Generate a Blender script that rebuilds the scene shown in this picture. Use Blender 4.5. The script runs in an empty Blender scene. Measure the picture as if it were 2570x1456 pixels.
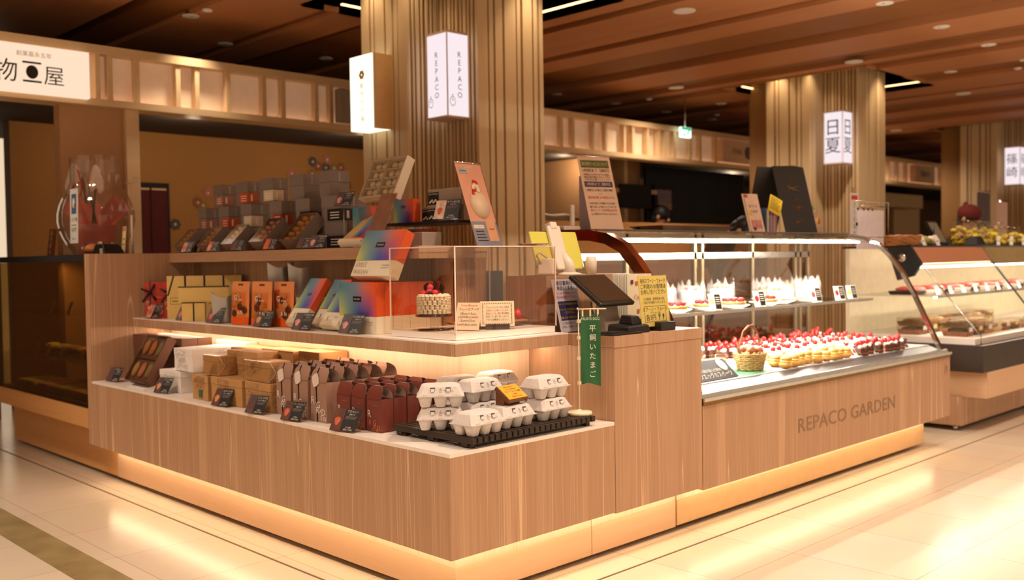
import bpy, math, random
from mathutils import Matrix, Vector
random.seed(7)
PI = math.pi
sc = bpy.context.scene
COL = sc.collection

# ---------------------------------------------------------------- camera, world, exposure
cam = bpy.data.cameras.new('camera'); camo = bpy.data.objects.new('camera', cam); COL.objects.link(camo)
cam.sensor_width = 36.0; cam.lens = 34.22; cam.clip_start = 0.05; cam.clip_end = 100
_y, _p, _r = 0.7987, 0.03198, -0.01439
_f = Vector((math.cos(_p)*math.cos(_y), math.cos(_p)*math.sin(_y), -math.sin(_p)))
_rt = Vector((math.sin(_y), -math.cos(_y), 0)); _up = _rt.cross(_f)
_R = math.cos(_r)*_rt + math.sin(_r)*_up; _U = -math.sin(_r)*_rt + math.cos(_r)*_up
camo.matrix_world = Matrix(((_R.x,_U.x,-_f.x,-1.962),(_R.y,_U.y,-_f.y,-2.304),(_R.z,_U.z,-_f.z,1.15),(0,0,0,1)))
cam.dof.use_dof = True; cam.dof.focus_distance = 3.15; cam.dof.aperture_fstop = 2.8
sc.camera = camo
sc.view_settings.view_transform = 'Standard'; sc.view_settings.look = 'None'
sc.view_settings.exposure = 0.75; sc.view_settings.gamma = 1.0; sc.view_settings.use_curve_mapping = False
sc.cycles.max_bounces = 8; sc.cycles.diffuse_bounces = 3; sc.cycles.glossy_bounces = 3
sc.cycles.transmission_bounces = 6; sc.cycles.transparent_max_bounces = 24
sc.cycles.caustics_reflective = False; sc.cycles.caustics_refractive = False
sc.cycles.sample_clamp_indirect = 3.0; sc.cycles.use_denoising = True

w = bpy.data.worlds.new('hall_ambience'); sc.world = w; w.use_nodes = True
_bg = w.node_tree.nodes['Background']
_bg.inputs[0].default_value = (1.0, 0.76, 0.52, 1); _bg.inputs[1].default_value = 0.52

def lamp(name, kind, loc, energy, color, target=None, size=0.1, spot=None, blend=0.6, parent=None, sy=None):
    l = bpy.data.lights.new(name, kind); l.energy = energy; l.color = color
    if kind == 'AREA':
        l.size = size
        if sy: l.shape = 'RECTANGLE'; l.size_y = sy
    else: l.shadow_soft_size = size
    if kind == 'SPOT': l.spot_size = spot or 1.4; l.spot_blend = blend
    o = bpy.data.objects.new(name, l); COL.objects.link(o); o.location = loc
    d = (Vector(target) - Vector(loc)) if target else Vector((0, 0, -1))
    o.rotation_euler = d.to_track_quat('-Z', 'Y').to_euler()
    if parent: o.parent = parent; o.location = Vector(loc) - parent.location
    return o
WARM = (1.0, 0.76, 0.50); WARM2 = (1.0, 0.84, 0.66); COOL = (1.0, 0.96, 0.90)
# ceiling lamps of the hall; the ones in view get their fittings further down
HALL = [(-1.6,-.9),(-1.6,-2.9),(.95,-.9),(.95,-2.9),(3.7,-.9),(3.7,-2.9),(6.4,-.9),(9.0,-.9),(6.4,-2.9),(-1.3,1.84),(-1.3,4.2),(-3.6,.5),(-3.6,3)]
for i, (x, y) in enumerate(HALL):
    lamp('hall_ceiling_lamp', 'SPOT', (x, y, 2.86), 88 if x < 3 else 62, WARM2, size=.09, spot=2.3, blend=.8)

# ---------------------------------------------------------------- materials
MATS = {}
def lin(c):
    return tuple(((v/255)/12.92 if v/255 <= .04045 else ((v/255+.055)/1.055)**2.4) for v in c) + (1,)
def base(name):
    m = bpy.data.materials.new(name); m.use_nodes = True; MATS[name] = m
    return m, m.node_tree, m.node_tree.nodes['Principled BSDF']
def mat(name, c, rough=.5, metal=0, emit=0, vary=.06, scale=18, spec=.5, coat=0, bump=0, ecol=None):
    if name in MATS: return MATS[name]
    m, nt, b = base(name); N, L = nt.nodes, nt.links
    b.inputs['Roughness'].default_value = rough; b.inputs['Metallic'].default_value = metal
    b.inputs['Specular IOR Level'].default_value = spec; b.inputs['Coat Weight'].default_value = coat
    tc = N.new('ShaderNodeTexCoord'); nz = N.new('ShaderNodeTexNoise'); nz.inputs['Scale'].default_value = scale; nz.inputs['Detail'].default_value = 3
    L.new(tc.outputs['Object'], nz.inputs['Vector'])
    r = N.new('ShaderNodeValToRGB'); k = lin(c)
    r.color_ramp.elements[0].position = .25; r.color_ramp.elements[1].position = .75
    r.color_ramp.elements[0].color = tuple(v*(1-vary) for v in k[:3])+(1,); r.color_ramp.elements[1].color = tuple(min(1, v*(1+vary)) for v in k[:3])+(1,)
    L.new(nz.outputs['Fac'], r.inputs['Fac']); L.new(r.outputs['Color'], b.inputs['Base Color'])
    if bump:
        bp = N.new('ShaderNodeBump'); bp.inputs['Strength'].default_value = bump; bp.inputs['Distance'].default_value = .004
        L.new(nz.outputs['Fac'], bp.inputs['Height']); L.new(bp.outputs['Normal'], b.inputs['Normal'])
    if emit:
        b.inputs['Emission Strength'].default_value = emit; b.inputs['Emission Color'].default_value = lin(ecol or c)
    return m
def wood(name, stops, sc3=(30, 30, 1.2), rough=.45, coarse=None, line=None):
    # streaked laminate: fine grain on broad bands
    m, nt, b = base(name); N, L = nt.nodes, nt.links
    b.inputs['Roughness'].default_value = rough; b.inputs['Specular IOR Level'].default_value = .35
    tc = N.new('ShaderNodeTexCoord')
    def noise(s, det):
        mp = N.new('ShaderNodeMapping'); mp.inputs['Scale'].default_value = s; L.new(tc.outputs['Object'], mp.inputs['Vector'])
        n = N.new('ShaderNodeTexNoise'); n.inputs['Scale'].default_value = 1; n.inputs['Detail'].default_value = det; L.new(mp.outputs['Vector'], n.inputs['Vector']); return n
    a = noise(coarse or tuple(v*.22 for v in sc3), 2); f = noise(tuple(v*4 for v in sc3), 4)
    mx = N.new('ShaderNodeMix'); mx.data_type = 'FLOAT'; mx.inputs['Factor'].default_value = .35
    L.new(a.outputs['Fac'], mx.inputs['A']); L.new(f.outputs['Fac'], mx.inputs['B'])
    r = N.new('ShaderNodeValToRGB'); cr = r.color_ramp
    while len(cr.elements) < len(stops): cr.elements.new(.5)
    for e, (p, c) in zip(cr.elements, stops): e.position = p; e.color = lin(c)
    L.new(mx.outputs['Result'], r.inputs['Fac'])
    out = r.outputs['Color']
    if line:   # occasional thin pale vein
        v = noise(tuple(q*.5 for q in sc3), 1); rr = N.new('ShaderNodeValToRGB'); e = rr.color_ramp.elements
        e[0].position = .495; e[0].color = (0,0,0,1); e[1].position = .505; e[1].color = (0,0,0,1); n2 = e.new(.5); n2.color = (1,1,1,1)
        L.new(v.outputs['Fac'], rr.inputs['Fac']); m2 = N.new('ShaderNodeMix'); m2.data_type = 'RGBA'
        L.new(rr.outputs['Color'], m2.inputs['Factor']); L.new(out, m2.inputs['A']); m2.inputs['B'].default_value = lin(line); out = m2.outputs['Result']
    L.new(out, b.inputs['Base Color'])
    return m
def glow(name, c, s):
    m = bpy.data.materials.new(name); m.use_nodes = True; MATS[name] = m; nt = m.node_tree; nt.nodes.clear()
    e = nt.nodes.new('ShaderNodeEmission'); e.inputs[0].default_value = lin(c); e.inputs[1].default_value = s
    o = nt.nodes.new('ShaderNodeOutputMaterial'); nt.links.new(e.outputs[0], o.inputs[0]); return m
def glass(name, tint=(255,255,255), refl=1.0, rough=.02, haze=0, hazec=(255,255,255)):
    # thin clear sheet: transparent with Fresnel reflection (and a little film haze where asked)
    m = bpy.data.materials.new(name); m.use_nodes = True; MATS[name] = m; nt = m.node_tree; N, L = nt.nodes, nt.links; N.clear()
    t = N.new('ShaderNodeBsdfTransparent'); t.inputs[0].default_value = lin(tint)
    g = N.new('ShaderNodeBsdfGlossy'); g.inputs['Roughness'].default_value = rough
    lw = N.new('ShaderNodeLayerWeight'); lw.inputs['Blend'].default_value = .5
    pw = N.new('ShaderNodeMath'); pw.operation = 'POWER'; pw.inputs[1].default_value = 4; L.new(lw.outputs['Facing'], pw.inputs[0])
    mu = N.new('ShaderNodeMath'); mu.operation = 'MULTIPLY_ADD'; mu.inputs[1].default_value = .55*refl; mu.inputs[2].default_value = .035*refl; L.new(pw.outputs[0], mu.inputs[0])
    x = N.new('ShaderNodeMixShader'); L.new(mu.outputs[0], x.inputs[0]); L.new(t.outputs[0], x.inputs[1]); L.new(g.outputs[0], x.inputs[2]); last = x
    if haze:
        d = N.new('ShaderNodeBsdfDiffuse'); d.inputs[0].default_value = lin(hazec); y = N.new('ShaderNodeMixShader'); y.inputs[0].default_value = haze
        L.new(x.outputs[0], y.inputs[1]); L.new(d.outputs[0], y.inputs[2]); last = y
    o = N.new('ShaderNodeOutputMaterial'); L.new(last.outputs[0], o.inputs[0]); return m

LAM = wood('taupe_laminate', [(.28,(158,120,92)),(.42,(188,148,116)),(.52,(176,136,104)),(.62,(200,160,126)),(.75,(166,128,98))], (26,26,.5), line=(222,186,150))
PLAM = wood('pale_laminate', [(.3,(198,168,140)),(.5,(216,188,160)),(.7,(206,178,150))], (26,26,.5))
OAKH = wood('pale_oak_horizontal', [(.3,(206,164,128)),(.5,(218,178,142)),(.7,(210,168,132))], (2,2,34))
HON = wood('honey_oak_horizontal', [(.3,(196,140,84)),(.5,(212,156,98)),(.7,(202,146,88))], (2,2,34))
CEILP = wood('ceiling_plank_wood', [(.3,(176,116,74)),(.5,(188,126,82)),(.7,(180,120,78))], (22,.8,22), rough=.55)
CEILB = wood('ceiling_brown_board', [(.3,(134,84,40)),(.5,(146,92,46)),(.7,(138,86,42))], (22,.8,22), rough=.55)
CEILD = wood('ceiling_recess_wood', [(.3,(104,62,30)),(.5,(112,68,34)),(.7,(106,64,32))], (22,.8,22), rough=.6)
SLAT = wood('slat_wood', [(.3,(206,176,134)),(.5,(216,188,146)),(.7,(210,180,138))], (40,40,.8))
SLATD = wood('slat_wood_brown', [(.3,(148,108,62)),(.5,(160,118,70)),(.7,(152,110,64))], (40,40,.8))
FRAMEW = wood('lintel_timber', [(.3,(214,180,134)),(.5,(224,190,144)),(.7,(218,184,138))], (1.5,1.5,40))
WHITE = mat('white_laminate', (238,226,214), .35, vary=.02)
WALLB = mat('umber_wall', (120,84,52), .8, vary=.04)
GLASS = glass('clear_glass'); ACRY = glass('acrylic', (252,248,244), 1.0)
ACRE = mat('acrylic_edge', (236,206,188), .25, spec=.7)
STEEL = mat('brushed_steel', (200,196,190), .25, 1)
CHROME = mat('chrome', (230,226,220), .08, 1)
BLACK = mat('black_plastic', (24,22,22), .4)
MBLACK = mat('matt_black', (18,16,15), .75)
DARKW = wood('black_stained_wood', [(.3,(40,30,24)),(.5,(56,42,33)),(.7,(46,34,27))], (30,2,30), rough=.45)
PAPER = mat('white_paper', (240,236,228), .7, vary=.02)

# ---------------------------------------------------------------- geometry helpers
TXT = {}
def txt(s):
    if s in TXT: return TXT[s]
    c = bpy.data.curves.new('t', 'FONT'); c.body = s; c.resolution_u = 2; c.align_x = 'LEFT'
    o = bpy.data.objects.new('t', c); COL.objects.link(o)
    dg = bpy.context.evaluated_depsgraph_get(); me = o.evaluated_get(dg).to_mesh()
    V = [(v.co.x, v.co.y) for v in me.vertices]; F = [tuple(p.vertices) for p in me.polygons]
    o.evaluated_get(dg).to_mesh_clear(); bpy.data.objects.remove(o); bpy.data.curves.remove(c)
    TXT[s] = (V, F, max((v[0] for v in V), default=0), min((v[0] for v in V), default=0)); return TXT[s]

class MB:
    def __init__(s, M=None): s.v, s.f, s.m, s.mats, s.sm, s.M = [], [], [], [], [], M
    def mi(s, m):
        if m not in s.mats: s.mats.append(m)
        return s.mats.index(m)
    def add(s, V, F, m, smooth=False):
        n = len(s.v); k = s.mi(m)
        s.v += [tuple(s.M @ Vector(p)) if s.M else tuple(p) for p in V]
        for f in F: s.f.append([i+n for i in f]); s.m.append(k); s.sm.append(smooth)
        return s
    def hexa(s, P, m):   # 4 bottom, 4 top, both ccw seen from above
        return s.add(P, [(3,2,1,0),(4,5,6,7),(0,1,5,4),(1,2,6,5),(2,3,7,6),(3,0,4,7)], m)
    def box(s, x0, x1, y0, y1, z0, z1, m):
        return s.hexa([(x0,y0,z0),(x1,y0,z0),(x1,y1,z0),(x0,y1,z0),(x0,y0,z1),(x1,y0,z1),(x1,y1,z1),(x0,y1,z1)], m)
    def quad(s, a, b, c, d, m): return s.add([a,b,c,d], [(0,1,2,3)], m)
    def prism(s, pts, z0, z1, m, ax='z'):   # outline in plane, extruded along ax
        f = {'z': lambda p, q: (p[0], p[1], q), 'y': lambda p, q: (p[0], q, p[1]), 'x': lambda p, q: (q, p[0], p[1])}[ax]
        n = len(pts); V = [f(p, z0) for p in pts] + [f(p, z1) for p in pts]
        F = [tuple(range(n-1,-1,-1)), tuple(range(n, 2*n))] + [(i, (i+1) % n, n+(i+1) % n, n+i) for i in range(n)]
        return s.add(V, F, m)
    def tube(s, P, r, m, n=8, close=False):
        P = [Vector(p) for p in P]; R = r if isinstance(r, (list, tuple)) else [r]*len(P); V = []; F = []
        ref = None
        for i, p in enumerate(P):
            d = (P[min(i+1, len(P)-1)] - P[max(i-1, 0)]).normalized()
            if ref is None: ref = Vector((0,0,1)) if abs(d.z) < .9 else Vector((1,0,0))
            a = d.cross(ref).normalized(); b = a.cross(d); ref = b
            V += [tuple(p + R[i]*(math.cos(t)*a + math.sin(t)*b)) for t in [2*PI*k/n for k in range(n)]]
        for i in range(len(P)-1):
            F += [(i*n+k, i*n+(k+1) % n, (i+1)*n+(k+1) % n, (i+1)*n+k) for k in range(n)]
        F += [tuple(range(n-1,-1,-1)), tuple(range((len(P)-1)*n, len(P)*n))]
        return s.add(V, F, m, True)
    def lathe(s, prof, m, n=24, c=(0,0,0), sx=1, sy=1, smooth=True):
        V = [(c[0]+r*math.cos(2*PI*k/n)*sx, c[1]+r*math.sin(2*PI*k/n)*sy, c[2]+z) for r, z in prof for k in range(n)]
        F = [(i*n+k, i*n+(k+1) % n, (i+1)*n+(k+1) % n, (i+1)*n+k) for i in range(len(prof)-1) for k in range(n)]
        F += [tuple(range(n-1,-1,-1)), tuple(range((len(prof)-1)*n, len(prof)*n))]
        return s.add(V, F, m, smooth)
    def ball(s, c, r, m, n=12, k=7, noise=0):
        rx, ry, rz = r if isinstance(r, (list, tuple)) else (r, r, r); V = [(c[0],c[1],c[2]-rz)]; F = []
        for i in range(1, k):
            t = -PI/2 + PI*i/k
            for j in range(n):
                q = 1 + noise*(random.random()-.5)
                V.append((c[0]+rx*q*math.cos(t)*math.cos(2*PI*j/n), c[1]+ry*q*math.cos(t)*math.sin(2*PI*j/n), c[2]+rz*q*math.sin(t)))
        V.append((c[0],c[1],c[2]+rz))
        F += [(0, 1+(j+1) % n, 1+j) for j in range(n)]
        F += [(1+i*n+j, 1+i*n+(j+1) % n, 1+(i+1)*n+(j+1) % n, 1+(i+1)*n+j) for i in range(k-2) for j in range(n)]
        F += [(1+(k-2)*n+j, 1+(k-2)*n+(j+1) % n, len(V)-1) for j in range(n)]
        return s.add(V, F, m, True)
    def grid(s, fn, nu, nv, m, smooth=True):
        V = [fn(i/nu, j/nv) for j in range(nv+1) for i in range(nu+1)]
        return s.add(V, [(j*(nu+1)+i, j*(nu+1)+i+1, (j+1)*(nu+1)+i+1, (j+1)*(nu+1)+i) for j in range(nv) for i in range(nu)], m, smooth)
    def text(s, t, o, u, v, h, m, al='C', wmax=None, wfit=None):
        # lettering with cap height about .7 h; o = baseline point, u along, v up
        V, F, x1, x0 = txt(t); wd = x1-x0
        if not V: return s
        sx = h
        if wmax and wd*h > wmax: sx = wmax/wd
        if wfit: sx = wfit/wd
        off = {'L': x0, 'C': (x0+x1)/2, 'R': x1}[al]
        o, u, v = Vector(o), Vector(u).normalized(), Vector(v).normalized()
        return s.add([tuple(o + u*((x-off)*sx) + v*(y*h)) for x, y in V], F, m)
    def vtext(s, t, o, u, v, h, m, step=1.1):   # vertical writing, o = middle of the first character
        for i, ch in enumerate(t):
            s.text(ch, Vector(o) - Vector(v).normalized()*(h*step*i+.38*h), u, v, h, m)
        return s
    def build(s, name, parent=None, bevel=0, label=None, kind=None, seg=2):
        me = bpy.data.meshes.new(name); me.from_pydata(s.v, [], s.f)
        for m in s.mats: me.materials.append(m)
        me.polygons.foreach_set('material_index', s.m); me.polygons.foreach_set('use_smooth', s.sm); me.update()
        o = bpy.data.objects.new(name, me); COL.objects.link(o)
        if parent: o.parent = parent
        if bevel:
            b = o.modifiers.new('edge', 'BEVEL'); b.width = bevel; b.segments = seg; b.limit_method = 'ANGLE'; b.angle_limit = .6
        if label: o['label'] = label
        if kind: o['kind'] = kind
        return o
def tag(o, label, cat, group=None):
    o['label'] = label; o['category'] = cat
    if group: o['group'] = group
    return o
def thing(name, label, cat, loc=(0,0,0), group=None, rz=0):
    o = bpy.data.objects.new(name, None); COL.objects.link(o); o.empty_display_size = .05
    o.location = loc; o.rotation_euler = (0, 0, rz); return tag(o, label, cat, group)
def one(name, label, cat, mb, loc=(0,0,0), group=None, rz=0, bevel=0):
    o = mb.build(name, bevel=bevel); o.location = loc; o.rotation_euler = (0, 0, rz); return tag(o, label, cat, group)
def dup(root, loc, rz=None, label=None, group=None, scale=None):
    r = root.copy(); COL.objects.link(r); r.location = loc
    if rz is not None: r.rotation_euler = (0, 0, rz)
    if label: r['label'] = label
    if group: r['group'] = group
    if scale: r.scale = scale
    for ch in list(root.children):
        if ch.type == 'LIGHT': continue
        c = ch.copy(); COL.objects.link(c); c.parent = r
        for g in list(ch.children):
            d = g.copy(); COL.objects.link(d); d.parent = c
    return r
def struct(name, mb, bevel=0):
    return mb.build(name, kind='structure', bevel=bevel)
X, Y, Zv = Vector((1,0,0)), Vector((0,1,0)), Vector((0,0,1))
def frame(o, u, v):   # matrix whose local x,y,z are u, v, u x v at o
    u, v = Vector(u).normalized(), Vector(v).normalized(); n = u.cross(v).normalized(); v = n.cross(u)
    return Matrix(((u.x,v.x,n.x,o[0]),(u.y,v.y,n.y,o[1]),(u.z,v.z,n.z,o[2]),(0,0,0,1)))
def ring(n=24, r=1, a0=0): return [(r*math.cos(a0+2*PI*k/n), r*math.sin(a0+2*PI*k/n)) for k in range(n)]
# ---------------------------------------------------------------- floor and ceiling
def floor_mat():
    m, nt, b = base('floor_tile'); N, L = nt.nodes, nt.links
    tc = N.new('ShaderNodeTexCoord'); mp = N.new('ShaderNodeMapping'); mp.inputs['Location'].default_value = (-1.86, .385, 0); L.new(tc.outputs['Object'], mp.inputs['Vector'])
    br = N.new('ShaderNodeTexBrick'); br.offset = 0; br.inputs['Scale'].default_value = 1; br.inputs['Brick Width'].default_value = .46; br.inputs['Row Height'].default_value = .4725
    br.inputs['Mortar Size'].default_value = .0012; br.inputs['Mortar Smooth'].default_value = .3; br.inputs['Bias'].default_value = 0
    br.inputs['Color1'].default_value = lin((222,204,180)); br.inputs['Color2'].default_value = lin((230,213,190)); br.inputs['Mortar'].default_value = lin((150,126,100))
    L.new(mp.outputs['Vector'], br.inputs['Vector'])
    nz = N.new('ShaderNodeTexNoise'); nz.inputs['Scale'].default_value = 5; nz.inputs['Detail'].default_value = 6; L.new(tc.outputs['Object'], nz.inputs['Vector'])
    mx = N.new('ShaderNodeMix'); mx.data_type = 'RGBA'; mx.blend_type = 'MULTIPLY'; mx.inputs['Factor'].default_value = .14
    L.new(br.outputs['Color'], mx.inputs['A']); L.new(nz.outputs['Color'], mx.inputs['B']); L.new(mx.outputs['Result'], b.inputs['Base Color'])
    n2 = N.new('ShaderNodeTexNoise'); n2.inputs['Scale'].default_value = 34; n2.inputs['Detail'].default_value = 2; L.new(tc.outputs['Object'], n2.inputs['Vector'])
    bp = N.new('ShaderNodeBump'); bp.inputs['Strength'].default_value = .07; bp.inputs['Distance'].default_value = .004; L.new(n2.outputs['Fac'], bp.inputs['Height']); L.new(bp.outputs['Normal'], b.inputs['Normal'])
    b.inputs['Roughness'].default_value = .2; b.inputs['Specular IOR Level'].default_value = .5
    return m
FLOOR = floor_mat()
struct('floor', MB().box(-7, 26, -6, 12, -.1, 0, FLOOR))
BAND = mat('dark_floor_stone', (150,132,92), .3, vary=.25, scale=7)
GRO = mat('floor_joint', (104,80,56), .7)
b = MB().box(-.66, -.51, -6, 12, 0, .0015, BAND); struct('trim_1', b)
b = MB().box(-.036, -.028, -.05, 12, 0, .0015, GRO).box(-.036, 18, -.05, -.042, 0, .0015, GRO); struct('trim_2', b)

PX = [0, 5.05, 10.10]                                  # pillar pitch along the hall
COFF = [(1.67+d, 3.2+d) for d in PX]; CY = (1.9, 3.41)
bands = [(.19,.77,'L'),(.92,1.21,'B'),(1.21,1.84,'L'),(1.84,1.96,'B'),(1.96,2.28,'L'),(2.42,3.06,'B'),(3.06,3.39,'L'),(3.53,4.17,'L'),(4.17,4.33,'B'),(4.33,4.68,'L'),
 (4.68,5.3,'B'),(5.48,6.06,'L'),(6.06,6.38,'B'),(6.46,6.62,'L'),(6.67,6.93,'B'),(6.93,7.53,'L'),(7.72,8.05,'B'),(8.05,8.75,'L'),(8.87,9.18,'L'),(9.18,9.84,'B'),(9.84,10.3,'L')]
k = 2.4; x = 10.3
while x < 24: bands += [(x+.14,x+.6,'B'),(x+.6,x+1.2,'L'),(x+1.3,x+1.62,'L'),(x+1.62,x+2.2,'B')]; x += 2.25
x = .19
while x > -7: bands += [(x-.62,x-.12,'B'),(x-1.25,x-.62,'L'),(x-1.7,x-1.37,'L'),(x-2.25,x-1.7,'B')]; x -= 2.25
def cut(x0, x1):
    segs, pts = [], sorted({x0, x1} | {q for c in COFF for q in c if x0 < q < x1})
    for a, c in zip(pts, pts[1:]):
        inside = any(q[0]-1e-6 <= a and c <= q[1]+1e-6 for q in COFF)
        segs += [(a, c, -6, CY[0]), (a, c, CY[1], 12)] if inside else [(a, c, -6, 12)]
    return segs
b = MB()
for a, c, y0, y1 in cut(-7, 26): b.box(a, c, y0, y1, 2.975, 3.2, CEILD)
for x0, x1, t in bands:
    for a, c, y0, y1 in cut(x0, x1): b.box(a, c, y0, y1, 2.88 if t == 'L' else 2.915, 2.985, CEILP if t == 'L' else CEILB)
CREAM = mat('cream_plaster', (232,214,178), .8, vary=.02)
for c in COFF:   # raised cream coffer round each pillar
    b.box(c[0]-.02, c[1]+.02, CY[0]-.02, CY[1]+.02, 3.12, 3.16, CREAM)
    for q in ((c[0]-.03, c[0], CY[0], CY[1]), (c[1], c[1]+.03, CY[0], CY[1]), (c[0], c[1], CY[0]-.03, CY[0]), (c[0], c[1], CY[1], CY[1]+.03)): b.box(*q, 2.88, 3.14, CEILP)
struct('ceiling', b)
for i, c in enumerate(COFF[:2]):   # cove strips that light the coffers
    q = MB()
    for bx in ((c[0]+.01,c[0]+.03,CY[0]+.4,CY[1]-.1),(c[1]-.03,c[1]-.01,CY[0]+.1,CY[1]-.4)): q.box(*bx,2.93,2.94,MATS.get('cove_led') or glow('cove_led',(255,206,140),2.2))
    q.box(c[0]+.3,c[1]-.1,CY[1]-.03,CY[1]-.01,2.93,2.94,MATS['cove_led'])
    one('cove_light', ['cove light strip in the coffer round the nearest pillar','cove light strip in the coffer round the middle pillar'][i], 'cove light', q)
for d in PX[:2]:
    lamp('coffer_lamp', 'SPOT', (1.80+d, 2.95, 3.1), 9, WARM, target=(1.9+d, 2.75, 1.6), size=.03, spot=1.3, blend=.9)
    lamp('coffer_lamp', 'SPOT', (2.62+d, 2.02, 3.1), 14, WARM, target=(2.5+d, 2.2, 1.6), size=.03, spot=1.3, blend=.9)
    lamp('coffer_lamp', 'SPOT', (1.80+d, 2.5, 3.1), 7, WARM, target=(2.1+d, 2.5, 1.8), size=.03, spot=1.3, blend=.9)

# ---------------------------------------------------------------- pillars
def pillar(dx):
    P = [(1.915,2.593),(2.17,2.593),(2.17,2.215),(2.715,2.215),(2.715,2.593),(2.98,2.593),(2.98,3.055),(2.715,3.055),(2.715,3.43),(2.17,3.43),(2.17,3.055),(1.915,3.055)]
    b = MB().prism([(p[0]+dx, p[1]) for p in P], 0, 3.13, SLATD)
    def batt(axis, c, a0, a1, ws, dpt=.022):
        a, i = a0, 0
        while a < a1-.004:
            w_, g = ws[i % len(ws)]; e = min(a+w_, a1)
            if axis == 'x': b.box(c-dpt+dx, c+.002+dx, a, e, 0, 3.13, SLAT)
            else: b.box(a+dx, e+dx, c-dpt, c+.002, 0, 3.13, SLAT)
            a = e + g; i += 1
    wide = [(.085,.014),(.035,.018),(.062,.02),(.1,.012),(.03,.022)]; nar = [(.018,.02),(.012,.016),(.026,.018),(.012,.026)]
    batt('x', 1.915, 2.575, 3.075, wide); batt('y', 2.593, 1.9, 2.165, nar); batt('x', 2.17, 2.235, 2.585, nar); batt('y', 2.215, 2.15, 2.735, wide)
    o = b.build('pillar', kind='structure'); return o
pillar(PX[0])
for d in PX[1:]: pillar(d)

# ---------------------------------------------------------------- lintel of the shops behind
LITP = mat('translucent_shoji_panel', (226,198,164), .6, vary=.05, emit=.09, ecol=(255,200,160))
LP = [.584,.665,.847,1.135,1.276,1.515,1.805,1.967,2.258,2.394,2.62,2.9,3.1,3.42,3.6,3.9,4.2,4.45,4.779,5.048,5.215,5.514,5.713,6.014,6.153,6.404,6.6,6.714,6.881,7.181,7.374,7.686,8.65,8.9,9.15,9.4,9.55,9.9,10.1,10.4,10.6,10.9,11.1,11.4,11.7,12.0,12.2,12.5,12.8,13.8,14.1,14.5,14.8,15.2,15.6,16,16.5,17,17.5,18,18.6]
lt = struct('lintel', MB().box(-7, 26, 4.15, 4.34, 2.19, 2.235, FRAMEW))
MB().box(-7, 26, 4.15, 4.34, 2.53, 2.585, FRAMEW).build('top_rail', lt)
MB().box(-7, 26, 4.24, 4.27, 2.235, 2.53, LITP).build('backlit_panel', lt)
MB().box(-7, 26, 4.20, 4.212, 2.236, 2.241, glow('ledge_led', (255,206,168), 1.8)).build('led_strip', lt)
for x in LP: MB().box(x-.016, x+.016, 4.165, 4.22, 2.235, 2.53, FRAMEW).build('post', lt)

# ---------------------------------------------------------------- shop rooms behind
WP = mat('gold_wallpaper', (168,116,58), .75, vary=.10, scale=60)
WALLP0 = mat('beige_plaster', (206,170,122), .8, vary=.03)
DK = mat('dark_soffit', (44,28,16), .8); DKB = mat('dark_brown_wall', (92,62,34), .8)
struct('wall_back', MB().box(.6, 4.6, 6, 6.15, 0, 3, WP))
struct('wall_left', MB().box(-7, -.1, 7.2, 7.3, 0, 2.9, DKB).box(-3.2, .36, 5.6, 5.7, 0, 2.9, WALLB).box(-7, -6.9, 4.3, 7.2, 0, 2.9, DKB))
struct('wall_right', MB().box(4.6, 26, 6.6, 6.7, 0, 3, DKB).box(25.9, 26, -6, 6.6, 0, 3, WALLP0).box(14.2, 15.3, 5.6, 5.75, 0, 2.1, DKB).box(15.3, 16.4, 5.5, 5.7, 0, 2.2, WALLP0).box(12.6, 14.2, 5.5, 5.7, 0, 2.2, WALLB).box(13.6,15.6,5.1,5.5,1.95,2.18,WALLP0))
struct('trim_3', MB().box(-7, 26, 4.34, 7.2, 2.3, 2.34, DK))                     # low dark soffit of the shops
WALLP = mat('tan_plaster', (186,140,98), .8, vary=.03)
struct('wall_front', MB().box(.36, .775, 4.24, 4.34, 0, 2.19, WALLP).box(.775, .865, 4.2, 4.36, 0, 2.19, FRAMEW))
b = MB().box(7.45, 9.6, 5.02, 5.05, 0, 2.25, MBLACK)
for i in range(48): b.box(7.45+i*.045, 7.465+i*.045, 5.0, 5.02, 0, 2.25, BLACK)
one('screen_wall', 'black ribbed screen inside the shop behind, right of the small poster', 'screen', b)
struct('wall_divider', MB().box(6.5, 6.62, 4.9, 6.6, 0, 2.3, WALLP).box(6.62, 7.45, 5.1, 5.2, 0, 2.3, WALLP).box(6.9, 6.96, 4.9, 5.1, 0, 2.3, FRAMEW).box(6.5,7.5,4.88,5.1,1.9,1.95,FRAMEW))
lamp('back_shop_lamp', 'POINT', (1.6, 4.9, 2.2), 6, WARM, size=.06)
lamp('back_shop_lamp', 'POINT', (3.2, 4.9, 2.2), 6, WARM, size=.06)
lamp('back_shop_lamp', 'POINT', (6.2, 5.2, 2.2), 5, WARM, size=.06)
lamp('back_shop_lamp', 'POINT', (9.9, 5.4, 2.2), 8, WARM, size=.06)

# ---------------------------------------------------------------- display island (low tier, shelves)
isl = thing('display_counter', 'L-shaped taupe wood display counter with three stepped shelves of boxed sweets', 'display counter')
Lout = [(0,0),(.8,0),(.8,.46),(.46,.46),(.46,2.87),(0,2.87)]
MB().prism(Lout, .205, .53, LAM).build('low_tier', isl)
MB().prism(Lout, .53, .542, WHITE).build('tier_top', isl)
MB().prism([(.12,.12),(.798,.12),(.798,.6),(.62,.6),(.62,2.86),(.12,2.86)], .13, .206, PLAM).build('plinth_band', isl)
MB().prism([(.118,.118),(.798,.118),(.798,.6),(.62,.6),(.62,2.86),(.118,2.86)], .022, .131, OAKH).build('plinth', isl)
fb = [(.16,.25),(.16,1.55),(.16,1.6),(.16,2.8),(.55,.17),(.66,.17)]
for x, y in fb: MB().lathe([(.014,0),(.014,.012),(.01,.013),(.01,.024)], STEEL, 10, (x,y,0)).build('foot', isl)
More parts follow.
